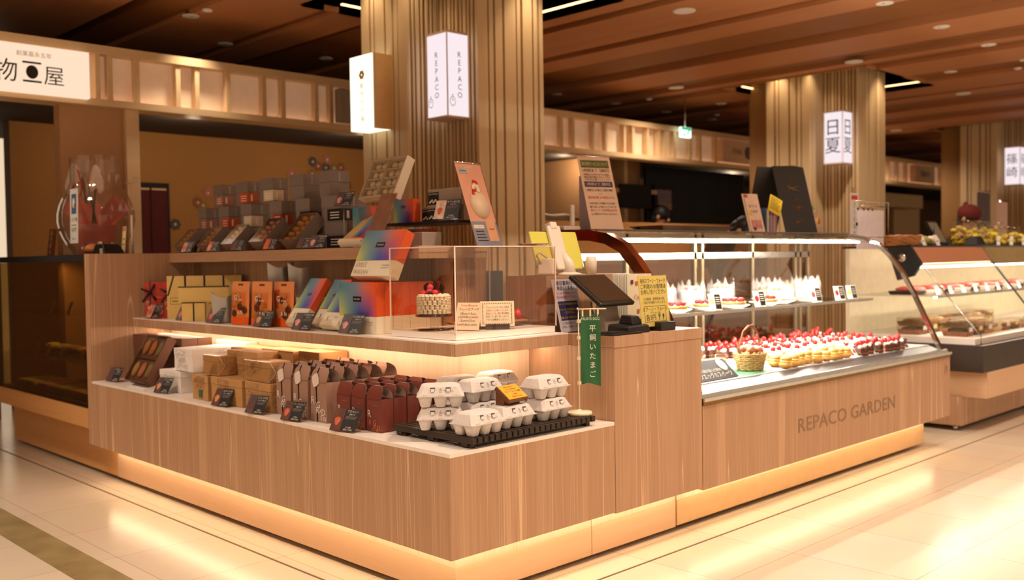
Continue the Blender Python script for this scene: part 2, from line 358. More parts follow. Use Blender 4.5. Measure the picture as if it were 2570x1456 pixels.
MB().box(0, .64, 2.87, 2.93, .205, 1.208, LAM).build('side_panel', isl)
MB().box(.44, .46, .44, 2.87, .542, .815, PLAM).box(.46, .8, .44, .46, .542, .815, PLAM).build('tier_back', isl)
SH = [(.225,.225),(.8,.225),(.8,.7),(.63,.7),(.63,2.87),(.225,2.87)]
MB().prism(SH, .815, .858, LAM).prism(SH, .858, .863, WHITE).build('middle_shelf', isl)
MB().box(.63, .65, .69, 2.87, .863, 1.157, LAM).build('back_panel', isl)
MB().box(.63, .79, .676, .70, .863, 1.157, LAM).build('end_panel', isl)
SHH = wood('taupe_laminate_horizontal', [(.28,(164,124,96)),(.5,(184,144,112)),(.72,(172,132,102))], (2,2,40))
MB().box(.435, .81, .735, 2.87, 1.157, 1.207, SHH).box(.435, .81, .676, .735, 1.157, 1.207, PLAM).build('upper_shelf', isl)
MB().box(.46, .62, .47, 2.86, .206, .815, LAM).build('carcass', isl)
LEDW = glow('warm_led', (255,224,178), 9); LEDT = glow('shelf_led', (255,225,190), 22)
MB().box(.06, .085, .06, 2.85, .199, .204, LEDW).box(.085, .798, .06, .085, .199, .204, LEDW).build('plinth_led', isl)
MB().box(.345, .358, .42, 2.84, .808, .8145, LEDT).box(.40, .78, .345, .358, .808, .8145, LEDT).build('shelf_led', isl)

reg = thing('register_counter', 'taupe wood register counter block between the tiered shelves and the glass case', 'counter')
MB().box(.803, 1.356, 0, .62, .2, .815, LAM).build('body', reg)
MB().box(.802, 1.33, .12, .6, .13, .1995, PLAM).build('plinth_band', reg)
MB().box(.802, 1.33, .118, .6, .022, .1295, OAKH).build('plinth', reg)
for x in (.84,1.25): MB().lathe([(.014,0),(.014,.012),(.01,.013),(.01,.024)], STEEL, 10, (x,.17,0)).build('foot', reg)
MB().box(.802, 1.33, .06, .085, .193, .1985, LEDW).build('plinth_led', reg)
MB().box(.801, 1.358, -.002, .62, .816, .858, LAM).build('counter_top', reg)
MB().box(.802, 1.34, .341, .57, .859, 1.08, LAM).build('till_screen', reg)
# ---------------------------------------------------------------- small display goods: builders
KRAFT = mat('kraft_card', (188,140,88), .75, vary=.06, scale=40); KPR = mat('kraft_print', (120,84,50), .7)
BROWNC = mat('brown_card', (112,72,52), .55, vary=.05); BRPR = mat('copper_print', (214,160,122), .5)
WCARD = mat('white_card', (236,226,220), .6, vary=.02); GPR = mat('grey_print', (128,112,104), .6)
MAUVE = mat('mauve_card', (164,126,108), .38, vary=.04); GREYIN = mat('grey_card_inside', (178,160,144), .7)
MAROON = mat('maroon_card', (122,58,48), .34, vary=.08, scale=9, spec=.6); RIB = mat('black_ribbon', (22,18,20), .35)
TAGM = mat('lace_tag', (224,208,198), .4, vary=.18, scale=160); WPR = mat('white_print', (236,226,214), .5); OPR = mat('copper_foil', (206,128,72), .35)
CARDB = mat('black_card', (26,24,24), .45); CARDP = mat('umber_photo', (92,54,44), .45, vary=.3, scale=40)
FILM = glass('clear_film', (250,248,244), 1.5, .05); PHO = {}
def photo(name, c, v=.35, s=45): return mat('photo_'+name, c, .45, vary=v, scale=s)
ORANGEF = photo('orange', (196,92,52)); PINKF = photo('rose', (206,140,126)); BROWNF = photo('chocolate', (96,48,32)); GOLDF = photo('biscuit', (200,136,66)); NIGHTF = photo('plum', (84,62,66))
def rings(b, o, u, v, W, H, cx, cy, R, m, wd=.0016, dash=True):
    o, u, v = Vector(o), Vector(u), Vector(v)
    for ri, r in enumerate(R):
        n = max(16, int(2*PI*r/.008)); st = 1
        for k in range(n):
            if dash and k % 4 == 3: continue
            q = []
            for a, rr in ((k, r), (k+1, r), (k+1, r+wd), (k, r+wd)):
                t = 2*PI*a/n; q.append((cx+rr*math.cos(t), cy+rr*math.sin(t)))
            if all(0.001 <= x <= W-.001 and .001 <= y <= H-.001 for x, y in q): b.quad(*[tuple(o+u*x+v*y) for x, y in q], m)
def price_card(label, loc, title, sub, price, pic, rz=.22, w_=.108, h_=.078, lean=.5, group='black price cards', stem=None, loaf=None):
    # clear slanted holder with a printed black card, facing -x
    t = thing('price_card', label, 'price card', loc, group, rz)
    ca, sa = math.cos(lean), math.sin(lean); up = Vector((sa, 0, ca)); o = Vector((0, 0, .004))
    if stem:
        MB().tube([(0.012,0,0),(0.012,0,stem)], .0012, STEEL, 6).tube([(0.012+.006*math.cos(a), .006*math.sin(a), stem+.004) for a in [k*PI/6 for k in range(13)]], .0008, STEEL, 5).lathe([(.02,0),(.02,.003),(.003,.004)], STEEL, 14, (.012,0,0)).build('stem', t); o.z = stem
    else:
        b = MB(); th = .0025; p = [o-up*.002, o+up*(h_+.002)]
        b.prism([(0,0),(.045,0),(.045,.003),(.003,.003)], -w_/2+.006, w_/2-.006, ACRY, 'y')
        b.hexa([(.0015,-w_/2,.003),(.004,-w_/2,.003),(.004,w_/2,.003),(.0015,w_/2,.003)] + [tuple(up*(h_+.004)+Vector((dx,yy,.003))) for dx, yy in ((.0015,-w_/2),(.004,-w_/2),(.004,w_/2),(.0015,w_/2))], ACRY)
        b.box(-.004, -.002, -.012, .012, .001, .008, ACRY); b.build('holder', t)
    U = Vector((0,-1,0)); n = Vector((-ca,0,sa)); M = frame(o + up*(h_/2), U, up)
    c = MB(M); W, H = w_/2-.001, h_/2-.001
    c.box(-W, W, -H, H, -.0008, 0, CARDB)
    c.quad((-W+.001,-H+.001,.0003),(-W*.16,-H+.001,.0003),(-W*.16,H-.001,.0003),(-W+.001,H-.001,.0003), pic)
    if loaf: c.add([(-W*.58+.013*math.cos(a)*(1+.25*math.sin(3*a)), -.006+.016*math.sin(a), .0006) for a in [k*2*PI/14 for k in range(14)]], [tuple(range(14))], loaf)
    xm = W*.42
    c.text(title, (xm,H-.013,.0005), X, Y, .0105, WPR, wmax=W*1.04); c.text(sub, (xm,H-.0225,.0005), X, Y, .0068, WPR, wmax=W*.9)
    for i in range(3): c.box(xm-W*.45, xm+W*(.45-.08*i), H-.029-i*.0042, H-.0274-i*.0042, .0002, .0005, GPR)
    c.text('￥'+price[0], (xm,-H+.0115,.0005), X, Y, .0082, WPR); c.text('(税込￥'+price[1]+')', (xm,-H+.0035,.0005), X, Y, .0072, WPR, wmax=W*1.0)
    c.build('card', t); return t
TZ = .5425
price_card('black price card at the far left end of the low tier, by the brown boxes', (.05,2.74,TZ), 'エクセレンス', '(詰合せ)', ('3,000','3,240'), NIGHTF, loaf=BROWNF)
price_card('black price card in front of the white ring-printed boxes', (.02,2.1,TZ), 'エクレアの花束', '(詰合せ)', ('1,500','1,620'), NIGHTF, loaf=GOLDF)
price_card('black price card with orange cakes leaning on the wide kraft box', (.004,1.5,TZ), 'エクレア小花', '(プレーン4個入り)', ('950','1,026'), CARDP, loaf=GOLDF)
price_card('black price card with grey cakes at the corner of the nearest kraft box', (-.004,1.2,TZ), 'エクレア小花', '(ショコラ4個入り)', ('950','1,026'), NIGHTF, loaf=BROWNF)
price_card('black price card with a glossy red truffle before the mauve bags', (.0,.935,TZ), 'ハートトリュフ', '(3個入り)', ('750','810'), CARDP, loaf=ORANGEF)
price_card('black price card for brownies before the maroon bags, beside the egg rack', (.0,.59,TZ), 'ブラウニー', '(3個入り)', ('1,000','1,080'), BROWNF, w_=.122, h_=.085, loaf=ORANGEF)

def bag(name, label, cat, group, d, w_, hs, ht, xr, m, mauve):
    t = thing(name, label, cat, (0,0,0), group); h = w_/2; b = MB(); n = 8
    fr = [(0,0),(0.001,hs*.5),(.002,hs)] + [(.002+(xr-.002)*(k/n)**1.6, hs+(ht-hs)*k/n) for k in range(1, n+1)]
    bk = [(d,0),(d,hs)] + [(xr+(d-xr)*math.cos(PI/2*k/n)**(1.0), hs+(ht-hs)*math.sin(PI/2*k/n)) for k in range(1, n+1)]
    def yw(z, q): # chamfered top corners on the front
        return h if z < ht*.93 else h - q*(z-ht*.93)/(ht*.07)
    for i in range(len(fr)-1):
        (xa,za),(xb,zb) = fr[i], fr[i+1]; ya, yb = yw(za,.016), yw(zb,.016)
        b.quad((xa,ya,za),(xa,-ya,za),(xb,-yb,zb),(xb,yb,zb), m)
        b.quad((xa+.0012,-ya,za),(xa+.0012,ya,za),(xb+.0012,yb,zb),(xb+.0012,-yb,zb), GREYIN)
    for i in range(len(bk)-1):
        (xa,za),(xb,zb) = bk[i], bk[i+1]; ya, yb = yw(za,.016), yw(zb,.016)
        b.quad((xa,-ya,za),(xa,ya,za),(xb,yb,zb),(xb,-yb,zb), m)
        if i: b.quad((xa-.0012,ya,za-.0006),(xa-.0012,-ya,za-.0006),(xb-.0012,-yb,zb-.0006),(xb-.0012,yb,zb-.0006), GREYIN)
    for s in (-1, 1):   # side gussets folded slightly inwards
        for a, c in (((0,h),(d*.5,h-.006)),((d*.5,h-.006),(d,h))):
            q = [(a[0],s*a[1],0),(c[0],s*c[1],0),(c[0],s*c[1],hs),(a[0],s*a[1],hs)]
            b.quad(*(q if s < 0 else q[::-1]), m)
        q = [(0,s*h,hs),(d*.5,s*(h-.006),hs),(d*.5,0,hs-.004),(0,0,hs-.004)]; b.quad(*(q if s < 0 else q[::-1]), m)
        q = [(d*.5,s*(h-.006),hs),(d,s*h,hs),(d,0,hs-.004),(d*.5,0,hs-.004)]; b.quad(*(q if s < 0 else q[::-1]), m)
    b.quad((0,-h,0.0005),(0,h,.0005),(d,h,.0005),(d,-h,.0005), m)
    L = (('R',-.35,.42,.3),('G',-.02,.33,.27),('R',-.05,.20,.26),('D',.30,.17,.26),('E',.18,.06,.18),('N',.38,.04,.18),('A',.12,.22,.15)) if mauve else (('R',-.30,.42,.34),('R',-.26,.20,.2),('G',.06,.19,.26),('R',.06,.08,.22),('D',.34,.07,.22),('N',-.1,.015,.14),('E',.22,.015,.14))
    for i, (ch, y, z, s) in enumerate(L):
        b.text(ch, (-.0006, -y*w_, z*hs*1.05), -Y, Zv, s*w_*1.25, WPR if mauve or i == 0 else OPR)
    if not mauve: b.box(-.0008, -.0004, -.022, .002, hs*.80, hs*.81, OPR)
    b.build('carton', t)
    if mauve:
        r = MB(); P = [p for p in fr if True]
        for i in range(len(P)-1):
            (xa,za),(xb,zb) = P[i], P[i+1]; ya, yb = .008+.012*za/ht, .008+.012*zb/ht
            r.quad((xa-.0009,ya+.004,za),(xa-.0009,ya-.004,za),(xb-.0009,yb-.004,zb),(xb-.0009,yb+.004,zb), RIB)
        r.build('ribbon', t)
        g = MB(frame((fr[4][0]-.004, .018, hs*1.04), -Y, (0.08,0,1))); g.prism([(.026*math.cos(a)*(1 if i % 2 else .82), .03*math.sin(a)*(1 if i % 2 else .82)) for i, a in enumerate([PI/8+k*PI/4 for k in range(8)])], 0, .0012, TAGM)
        g.build('tag', t, label='lacy cream tag')
    return t
RW = ['frontmost', 'second from the front', 'third from the front', 'fourth from the front', 'rearmost']
def block(proto, xs, ys, what, cols, group):
    first = True
    for j, y in enumerate(ys):
        for i, x in enumerate(xs):
            lab = what + ', ' + RW[min(i,4) if i < len(xs)-1 else 4] + ' in the ' + cols[j]
            if first: proto.location = (x, y, TZ); proto['label'] = lab; first = False
            else: dup(proto, (x + random.uniform(-.002,.002), y + random.uniform(-.002,.002), TZ), random.uniform(-.02,.02), lab)
block(bag('gift_bag', 'x', 'gift bag', 'mauve gift bags on the low tier', .064, .108, .152, .205, .022, MAUVE, True),
      [.07,.138,.204,.27,.338], [.842,.966,1.095], 'mauve ribboned gable bag', ['column beside the maroon bags','middle mauve column','mauve column beside the kraft boxes'], None)
block(bag('gift_bag', 'x', 'gift bag', 'maroon gift bags on the low tier', .056, .084, .117, .163, .018, MAROON, False),
      [.082,.14,.2,.26,.335], [.508,.602,.697], 'maroon gable bag', ['column beside the egg cartons','middle maroon column','maroon column beside the mauve bags'], None)

def ringbox(name, label, group, loc, sx, sy, sz, m, pr, seed, rz=0, lid=None, face=True, sticker=None, wrap=False, cat='gift box'):
    # carton with concentric ring print on the two shown faces; loc = front corner nearest the camera (min x, min y)
    t = thing(name, label, cat, loc, group, rz); rnd = random.Random(seed)
    b = MB().box(0, sx, 0, sy, 0, sz*.72 if lid is None else lid, m)
    k = sz*.72 if lid is None else lid
    b.build('box_base', t, bevel=.0015)
    c = MB().box(-.0015, sx+.0015, -.0015, sy+.0015, k-.004 if False else k, sz, m)
    R = [.012+.009*i for i in range(5)]
    for q in range(2):
        rings(c, (-.0025,sy,0), -Y, Zv, sy, sz, rnd.uniform(.1,.9)*sy, rnd.choice((rnd.uniform(0,.3), rnd.uniform(.6,1)))*sz, R, pr)
    rings(c, (0,-.0025,0), X, Zv, sx, sz, rnd.uniform(.3,.9)*sx, rnd.uniform(.2,.7)*sz, R, pr)
    rings(c, (0,0,sz+.0006), X, Y, sx, sy, sx*.5, sy*rnd.uniform(.2,.8), R+[.06,.07,.08], pr)
    c.build('lid', t, bevel=.0015)
    if sticker: MB().box(-.0035, -.0005, sy*.35, sy*.35+.03, .012, .045, sticker).build('sticker', t, label='small square sticker')
    if wrap: MB().box(-.003, sx+.003, -.003, sy+.003, .002, sz+.003, FILM).tube([(-.003,-.003,.002),(.03,-.004,sz*.5),(.004,-.004,sz)], .0008, WPR, 4).build('film_wrap', t)
    return t
GSTK = mat('green_sticker', (54,98,66), .5); PSTK = mat('pink_sticker', (226,178,164), .5)
g = 'brown ring-printed boxes'
ringbox('gift_box', 'large brown ring-printed box at the far left end of the low tier', g, (.212,2.27,TZ), .08,.57,.235, BROWNC, BRPR, 3)
ringbox('gift_box', 'brown ring-printed box right behind the large brown one', g, (.296,2.27,TZ), .075,.5,.236, BROWNC, BRPR, 5)
g = 'white ring-printed boxes'
ringbox('gift_box', 'lower white ring-printed box beside the brown boxes', g, (.088,2.03,TZ), .26,.22,.1, WCARD, GPR, 8)
ringbox('gift_box', 'upper white ring-printed box stacked on the lower white one', g, (.1,1.93,TZ+.1045), .26,.185,.105, WCARD, GPR, 9)
ringbox('gift_box', 'white ring-printed box by the back wall, behind the upper white one', g, (.375,1.93,TZ), .06,.3,.225, WCARD, GPR, 10)
g = 'kraft ring-printed boxes'
ringbox('gift_box', 'small kraft box with a green sticker at the left of the front kraft row', g, (.052,1.69,TZ), .11,.145,.108, KRAFT, KPR, 11, sticker=GSTK)
ringbox('gift_box', 'wide kraft box in the middle of the front kraft row', g, (.055,1.395,TZ), .095,.27,.113, KRAFT, KPR, 12, sticker=PSTK)
ringbox('gift_box', 'kraft box at the right of the front kraft row, beside the mauve bags', g, (.06,1.175,TZ), .1,.2,.116, KRAFT, KPR, 14)
ringbox('gift_box', 'film-wrapped little kraft box stacked at the left of the upper kraft row', g, (.065,1.62,TZ+.1145), .09,.13,.085, KRAFT, KPR, 15, wrap=True)
ringbox('gift_box', 'kraft box with a pink sticker in the middle of the upper kraft row', g, (.155,1.44,TZ), .1,.26,.22, KRAFT, KPR, 16, sticker=PSTK)
ringbox('gift_box', 'film-wrapped kraft box stacked at the right end of the upper row', g, (.07,1.2,TZ+.1172), .1,.2,.082, KRAFT, KPR, 17, wrap=True)
ringbox('gift_box', 'wide kraft box at the left of the back kraft row', g, (.27,1.62,TZ), .15,.26,.215, KRAFT, KPR, 18)
ringbox('gift_box', 'wide kraft box in the middle of the back kraft row', g, (.27,1.34,TZ), .15,.26,.222, KRAFT, KPR, 19)
ringbox('gift_box', 'kraft box at the right end of the back kraft row', g, (.29,1.17,TZ), .14,.155,.226, KRAFT, KPR, 21)

# clear-topped gift pack leaning before the brown boxes
t = thing('macaron_pack', 'tilted clear-topped pack of six pastel cakes before the brown boxes', 'gift pack', (.036,2.33,TZ))
M = frame((.0,.0,.03), (0,-1,0), (.5,0,.87)); M = M @ Matrix.Translation((-.19,0,0))
MB(M).box(0,.24,0,.25,-.035,-.004, BROWNC).box(0,.24,0,.004,-.004,.012, BROWNC).box(0,.004,0,.25,-.004,.012, BROWNC).box(.236,.24,0,.25,-.004,.012, BROWNC).box(0,.24,.246,.25,-.004,.012, BROWNC).box(.004,.236,.123,.127,-.004,.008, BROWNC).build('tray', t)
MB(M).box(-.002,.242,-.002,.252,.012,.013, FILM).build('clear_lid', t)
MB().prism([(-.02,0),(.09,0),(.12,.06),(.1,.03),(-.02,.003)], -.05,.15, WCARD, 'y').build('easel', t)
for i, c in enumerate([(196,148,84),(210,132,96),(150,132,88),(188,124,70),(200,120,60),(140,128,92)]):
    x, y = .045+(i % 3)*.075, .065+(i//3)*.12
    one('madeleine', ['ochre','salmon','olive','tan','orange','grey-green'][i]+' cake in the '+('lower' if i < 3 else 'upper')+' row of the tilted clear-topped pack', 'cake', MB(Matrix.Translation(t.location) @ M).ball((x,y,.001), (.026,.042,.010), mat('cake%d' % i, c, .7, vary=.12)), group='cakes in the tilted pack')

# ---------------------------------------------------------------- egg rack
t = thing('slatted_rack', 'black slatted wooden rack under the egg cartons', 'rack', (.095,0,TZ))
for i in range(23): MB().box(i*.0263, i*.0263+.0195, .0, .415, .016, .036, DARKW).build('slat', t, bevel=.002)
for y in (.03,.2,.37): MB().box(.004, .594, y, y+.03, .006, .0158, DARKW).build('rail', t); 
for x in (.012,.57):
    for y in (.02,.19,.36): MB().box(x,x+.02,y,y+.05,0,.0155,DARKW).build('foot', t, bevel=.002)
PULP = mat('grey_pulp', (222,212,206), .9, vary=.07, scale=140, bump=.35); EGGS = mat('brown_egg', (150,84,50), .5)
def carton():
    t = thing('egg_carton', 'x', 'egg carton', (0,0,0), 'grey six-egg cartons on the slatted rack'); b = MB(); W, D = .077, .052
    def rr(cx, cy, rx, ry, z, n=12): return [(cx+rx*math.copysign(abs(math.cos(a))**.6, math.cos(a)), cy+ry*math.copysign(abs(math.sin(a))**.6, math.sin(a)), z) for a in [2*PI*k/n for k in range(n)]]
    for i in (-1,0,1):
        for j in (-1,1):
            P = [rr(i*.051, j*.0255, r, r2, z) for r, r2, z in ((.014,.014,0),(.017,.0165,.003),(.021,.021,.02),(.0262,.0262,.036))]
            V = sum(P, []); n = 12; F = [tuple(range(n-1,-1,-1))]+[(q*n+k, q*n+(k+1)%n, (q+1)*n+(k+1)%n, (q+1)*n+k) for q in range(3) for k in range(n)]
            b.add(V, F, PULP, True)
    b.box(-W,W,-D,D,.0345,.037,PULP); b.box(-W-.003,W+.003,-D-.003,D+.003,.0365,.0385,PULP)
    b.build('tray', t)
    for i in (-1,0,1): MB().ball((i*.051,.0255,.04),(.02,.02,.026),EGGS).ball((i*.051,-.0255,.04),(.02,.02,.026),EGGS) if False else None
    l = MB()
    def loop(wx, wy, z, c): return [(-wx+c,-wy,z),(wx-c,-wy,z),(wx,-wy+c,z),(wx,wy-c,z),(wx-c,wy,z),(-wx+c,wy,z),(-wx,wy-c,z),(-wx,-wy+c,z)]
    P = [loop(W+.001,D+.001,.0388,.006), loop(W-.001,D-.001,.044,.008), loop(W-.012,D-.011,.069,.012), loop(W-.019,D-.018,.0745,.014)]
    V = sum(P, []); n = 8; l.add(V, [tuple(range(n-1,-1,-1)), tuple(range(24,32))]+[(q*n+k, q*n+(k+1)%n, (q+1)*n+(k+1)%n, (q+1)*n+k) for q in range(3) for k in range(n)], PULP)
    for i in (-1.5,0,1.5): l.box(i*.034-.008,i*.034+.008,-D-.0005,-D+.002,.041,.0435,PULP)
    sl = Vector((0,.010,.025)).normalized(); o = Vector((0,-D+.001,.044))
    for s in (-1,1):   # latch openings with the tongue behind
        c = o + sl*.017 + X*(s*.026); nrm = Vector((0,-.93,.37))
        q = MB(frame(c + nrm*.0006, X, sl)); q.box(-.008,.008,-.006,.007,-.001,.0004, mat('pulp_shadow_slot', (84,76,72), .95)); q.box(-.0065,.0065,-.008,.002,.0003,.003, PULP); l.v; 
        for i, f in enumerate(q.f): pass
        n0 = len(l.v); l.v += q.v
        for f, mi in zip(q.f, q.m): l.f.append([a+n0 for a in f]); l.m.append(l.mi(q.mats[mi])); l.sm.append(False)
    nrm = Vector((0,-.93,.37)); c = o + sl*.012 + nrm*.0008
    INK = mat('dark_ink', (60,52,50), .6)
    for k in range(16):
        a0, a1 = 2*PI*k/16, 2*PI*(k+1)/16; e = lambda a, r: tuple(c + X*(r*.0052*math.cos(a)) + sl*(r*.0066*math.sin(a) + .0002))
        l.quad(e(a0,.86), e(a1,.86), e(a1,1), e(a0,1), INK)
    l.add([tuple(c+X*dx+sl*dy) for dx, dy in ((-.0016,.001),(.0016,.001),(0,.004))], [(0,1,2)], INK); l.add([tuple(c+X*dx+sl*dy) for dx, dy in ((-.0014,.0075),(.0014,.0075),(0,.0098))], [(0,1,2)], INK)
    l.text('平飼いの産みたて', c + X*.026 + sl*.0005, X, sl, .0042, INK, wmax=.03); l.text('フルーツエッグ', c + X*.028 - sl*.0045, X, sl, .0055, INK, wmax=.03)
    l.build('lid', t); return t
ec = carton(); Z0 = TZ+.0365; P1 = .0772
cart = [(.175,.06,0,.05,'egg carton in front, nearest the camera corner of the rack'),
 (.345,.085,0,.03,'egg carton under the yellow price sign'),
 (.545,.1,0,.04,'lower egg carton at the right end of the front row'),
 (.54,.105,1,.03,'upper egg carton at the right end of the front row'),
 (.155,.225,0,-.72,'lower egg carton turned to the left, beside the maroon bags'),
 (.155,.225,1,-.70,'upper egg carton turned to the left, beside the maroon bags'),
 (.33,.225,0,.02,'lower egg carton behind the yellow price sign'),
 (.33,.225,1,.03,'upper egg carton behind the yellow price sign'),
 (.515,.225,0,.03,'lower egg carton in the second row, right end'),
 (.33,.345,0,.0,'bottom egg carton of the back stack by the wall'),
 (.335,.345,1,.02,'top egg carton of the back stack by the wall'),
 (.525,.345,0,.02,'lower egg carton in the back right corner of the rack'),
 (.525,.345,1,.05,'upper egg carton in the back right corner of the rack')]
for i, (x, y, n, rz, lab) in enumerate(cart):
    if i == 0: ec.location = (x,y,Z0); ec.rotation_euler = (0,0,rz); ec['label'] = lab
    else: dup(ec, (x, y, Z0+n*P1), rz, lab)
# yellow sign on a wooden wedge
YEL = mat('yellow_card', (240,176,52), .5, vary=.02); RED = mat('red_print', (206,52,36), .5); INKD = mat('ink', (40,34,32), .6)
WALN = wood('walnut', [(.3,(92,52,28)),(.5,(110,64,36)),(.7,(100,58,32))], (4,30,30), rough=.35)
t = thing('price_sign', 'yellow egg price sign on a brown wooden wedge atop the cartons', 'price sign', (.345,.08,Z0+.0752), None, .12)
M = frame((0,-.035,.022), X, (0,.85,.62))
MB(M).box(-.052,.052,-.004,.07,-.014,0,WALN).build('wedge_block', t, bevel=.0015)
MB().prism([(-.005,0),(.03,0),(.028,.052),(-.012,.03)], -.045, .045, WALN, 'x').build('support_foot', t, bevel=.001)
c = MB(M).box(-.049,.049,0,.067,.0003,.0022,YEL); M2 = (0,0,.0026)
c.text('平飼いの産みたて', (0,.054,.0027), X, Y, .007, WALN); c.text('こだわり飼育の卵', (0,.043,.0027), X, Y, .0072, INKD); c.text('フルーツエッグ(6個)', (0,.031,.0027), X, Y, .0095, INKD, wmax=.088); c.text('￥480', (0,.018,.0027), X, Y, .0095, RED); c.text('(税込￥518)', (0,.006,.0027), X, Y, .01, RED)
c.build('yellow_card', t)
# small green banner on a stand
GRN = mat('green_cloth', (40,98,56), .75, vary=.07, scale=60); CRM = mat('cream_plastic', (236,220,188), .4)
t = thing('banner_stand', 'small green vertical banner on a cream stand at the rack corner', 'banner', (.675,.06,TZ+.0365))
MB().lathe([(.045,0),(.046,.006),(.044,.012),(.012,.014),(.005,.02)], CRM, 32).build('base', t)
MB().tube([(0,0,.015),(0,0,.387)], .0022, CRM, 8).build('pole', t)
MB().tube([(-.004,.0,.385),(.075,-.068,.385)], .0022, CRM, 8).ball((-.004,0,.387),.004,CRM,8,5).build('crossbar', t)
u = Vector((.74,-.67,0)); nn = Vector((-.67,-.74,0))
def cl(a, q):
    z = .105+.26*q + .012*(1-q)*(1-abs(2*a-.7)); return tuple(u*(.006+.074*a) + nn*(.006*math.sin(a*5+3*q)*(1-q*.6)) + Zv*z)
b = MB().grid(cl, 10, 14, GRN); o = nn*.009
MIN = Vector((0,0,0))
b.text('FRUITS EGG', tuple(u*.042+Zv*.345+o), u, Zv, .0135, WPR, wmax=.066); b.box(0,0,0,0,0,0,GRN) if False else None
b.vtext('平飼いたまご', u*.05+Zv*.315+o, u, Zv, .026, WPR, 1.28); b.build('cloth', t)
for k in range(3): MB().quad(tuple(u*(.012+.028*k)+Zv*.358+nn*.002), tuple(u*(.018+.028*k)+Zv*.358+nn*.002), tuple(u*(.018+.028*k)+Zv*.387+nn*.002), tuple(u*(.012+.028*k)+Zv*.387+nn*.002), CRM).build('loop', t)
for z in (.335,.275,.2,.11): MB().box(-.005,.008,-.006,.004,z,z+.012,CRM).build('loop', t)
# ---------------------------------------------------------------- middle shelf goods
MZ = .8635
NIG = 'サブレ和三盆・詰合せ'
price_card('black price card before the red bow boxes on the middle shelf', (.235,2.66,MZ), 'チュイール', '(8枚入り)', ('650','702'), PINKF, loaf=ORANGEF)
price_card('black price card with an orange ring cake before the yellow boxes', (.235,2.31,MZ), 'バウム', '(1個入り)', ('950','1,026'), NIGHTF, loaf=ORANGEF)
price_card('black price card with dark chocolate before the silver pouches', (.235,1.99,MZ), 'チョコスティック', '(7本入り)', ('650','702'), BROWNF, loaf=ORANGEF)
price_card('black price card with round biscuits before the orange cookie bags', (.232,1.54,MZ), 'エダニエ', '(5個入り)', ('600','648'), NIGHTF, loaf=GOLDF)
price_card('black price card before the leaning slim rainbow boxes', (.232,1.22,MZ), NIG, '(6枚入り)', ('800','864'), NIGHTF, loaf=PINKF)
price_card('black price card before the broad standing rainbow box', (.232,.87,MZ), NIG, '(12枚入り)', ('1,600','1,728'), NIGHTF, loaf=PINKF, w_=.115, h_=.082)
REDC = mat('red_card', (196,52,24), .5, vary=.04); YELC = mat('yellow_card_box', (226,190,112), .55, vary=.03)
def bowbox(label, loc, rz):
    t = thing('bow_box', label, 'gift box', loc, 'red boxes with black bows', rz)
    b = MB().box(-.05,.05,0,.045,0,.19,REDC); b.text('P', (-.036,-.0006,.07), X, Zv, .03, WPR); b.text('D', (.03,-.0006,.02), X, Zv, .03, WPR); b.text('R', (-.03,-.0006,.045), X, Zv, .022, WPR); b.box(.008,.034,-.0008,-.0004,.108,.109,WPR)
    b.build('carton', t, bevel=.002)
    MB().box(-.026,-.02,-.0015,.0465,-.0005+.001,.192,RIB).build('ribbon', t)
    k = MB()
    for dx, dz in ((-.042,.02),(.024,.042),(-.036,-.05),(.03,-.042)): k.tube([(-.023,-.004,.135),(-.023+dx*.6,-.016,.135+dz*.55),(-.023+dx,-.008,.135+dz)], [.004,.0065,.0055], RIB, 6)
    k.ball((-.023,-.008,.135), .008, RIB, 8, 5).build('bow', t)
bowbox('red box with a black bow, against the end panel of the shelf', (.30,2.76,MZ), -.55); bowbox('red box with a black bow, beside the yellow boxes', (.33,2.60,MZ), -.55)
YL = ['leftmost, beside the red bow boxes','second from the red bow boxes','third from the red bow boxes','rightmost, before the silver pouches']
for i in range(4):
    t = thing('yellow_box', 'tall yellow gift box with black ribbon, ' + YL[i], 'gift box', (.315+.082*i, 2.535-.05*i, MZ), 'tall yellow gift boxes', -.55)
    b = MB().box(-.046,.046,0,.04,0,.222,YELC); b.box(-.03,.03,-.0008,-.0004,.075,.0765,INKD).box(-.03,.03,-.0008,-.0004,.108,.1095,INKD).box(-.0305,-.029,-.0008,-.0004,.075,.1095,INKD).box(.029,.0305,-.0008,-.0004,.075,.1095,INKD); b.text('REPACO', (0,-.0008,.088), X, Zv, .011, INKD); b.build('carton', t, bevel=.0015)
    r = MB(); 
    if i == 0: r.hexa([(-.046,-.0014,.12),(-.038,-.0014,.12),(-.038,-.0004,.12),(-.046,-.0004,.12),(-.016,-.0014,.2225),(-.008,-.0014,.2225),(-.008,-.0004,.2225),(-.016,-.0004,.2225)], RIB)
    r.box(.040,.0465,-.0012,.041,0.001,.2228,RIB).build('ribbon', t)
t = thing('yellow_box', 'square yellow box with black straps, standing before the tall yellow boxes', 'gift box', (.262,2.25,MZ), None, -.5)
MB().box(-.05,.06,0,.07,0,.09,YELC).build('carton', t, bevel=.0015); MB().box(.002,.009,-.0012,.0705,.001,.0915,RIB).box(-.051,.061,-.0012,.071,.0905,.093,RIB).build('ribbon', t)
t = thing('yellow_box', 'long yellow box with a dark lid edge, lying on the square yellow box', 'gift box', (.262,2.26,MZ+.0935), None, -.5)
MB().box(-.06,.18,0,.09,0,.074,YELC).build('carton', t, bevel=.0015); MB().box(-.062,.182,-.002,.092,.0745,.0785,mat('olive_lid', (96,76,36), .5)).build('lid', t)
SILV = mat('silver_card', (176,166,156), .3, .75, vary=.04)
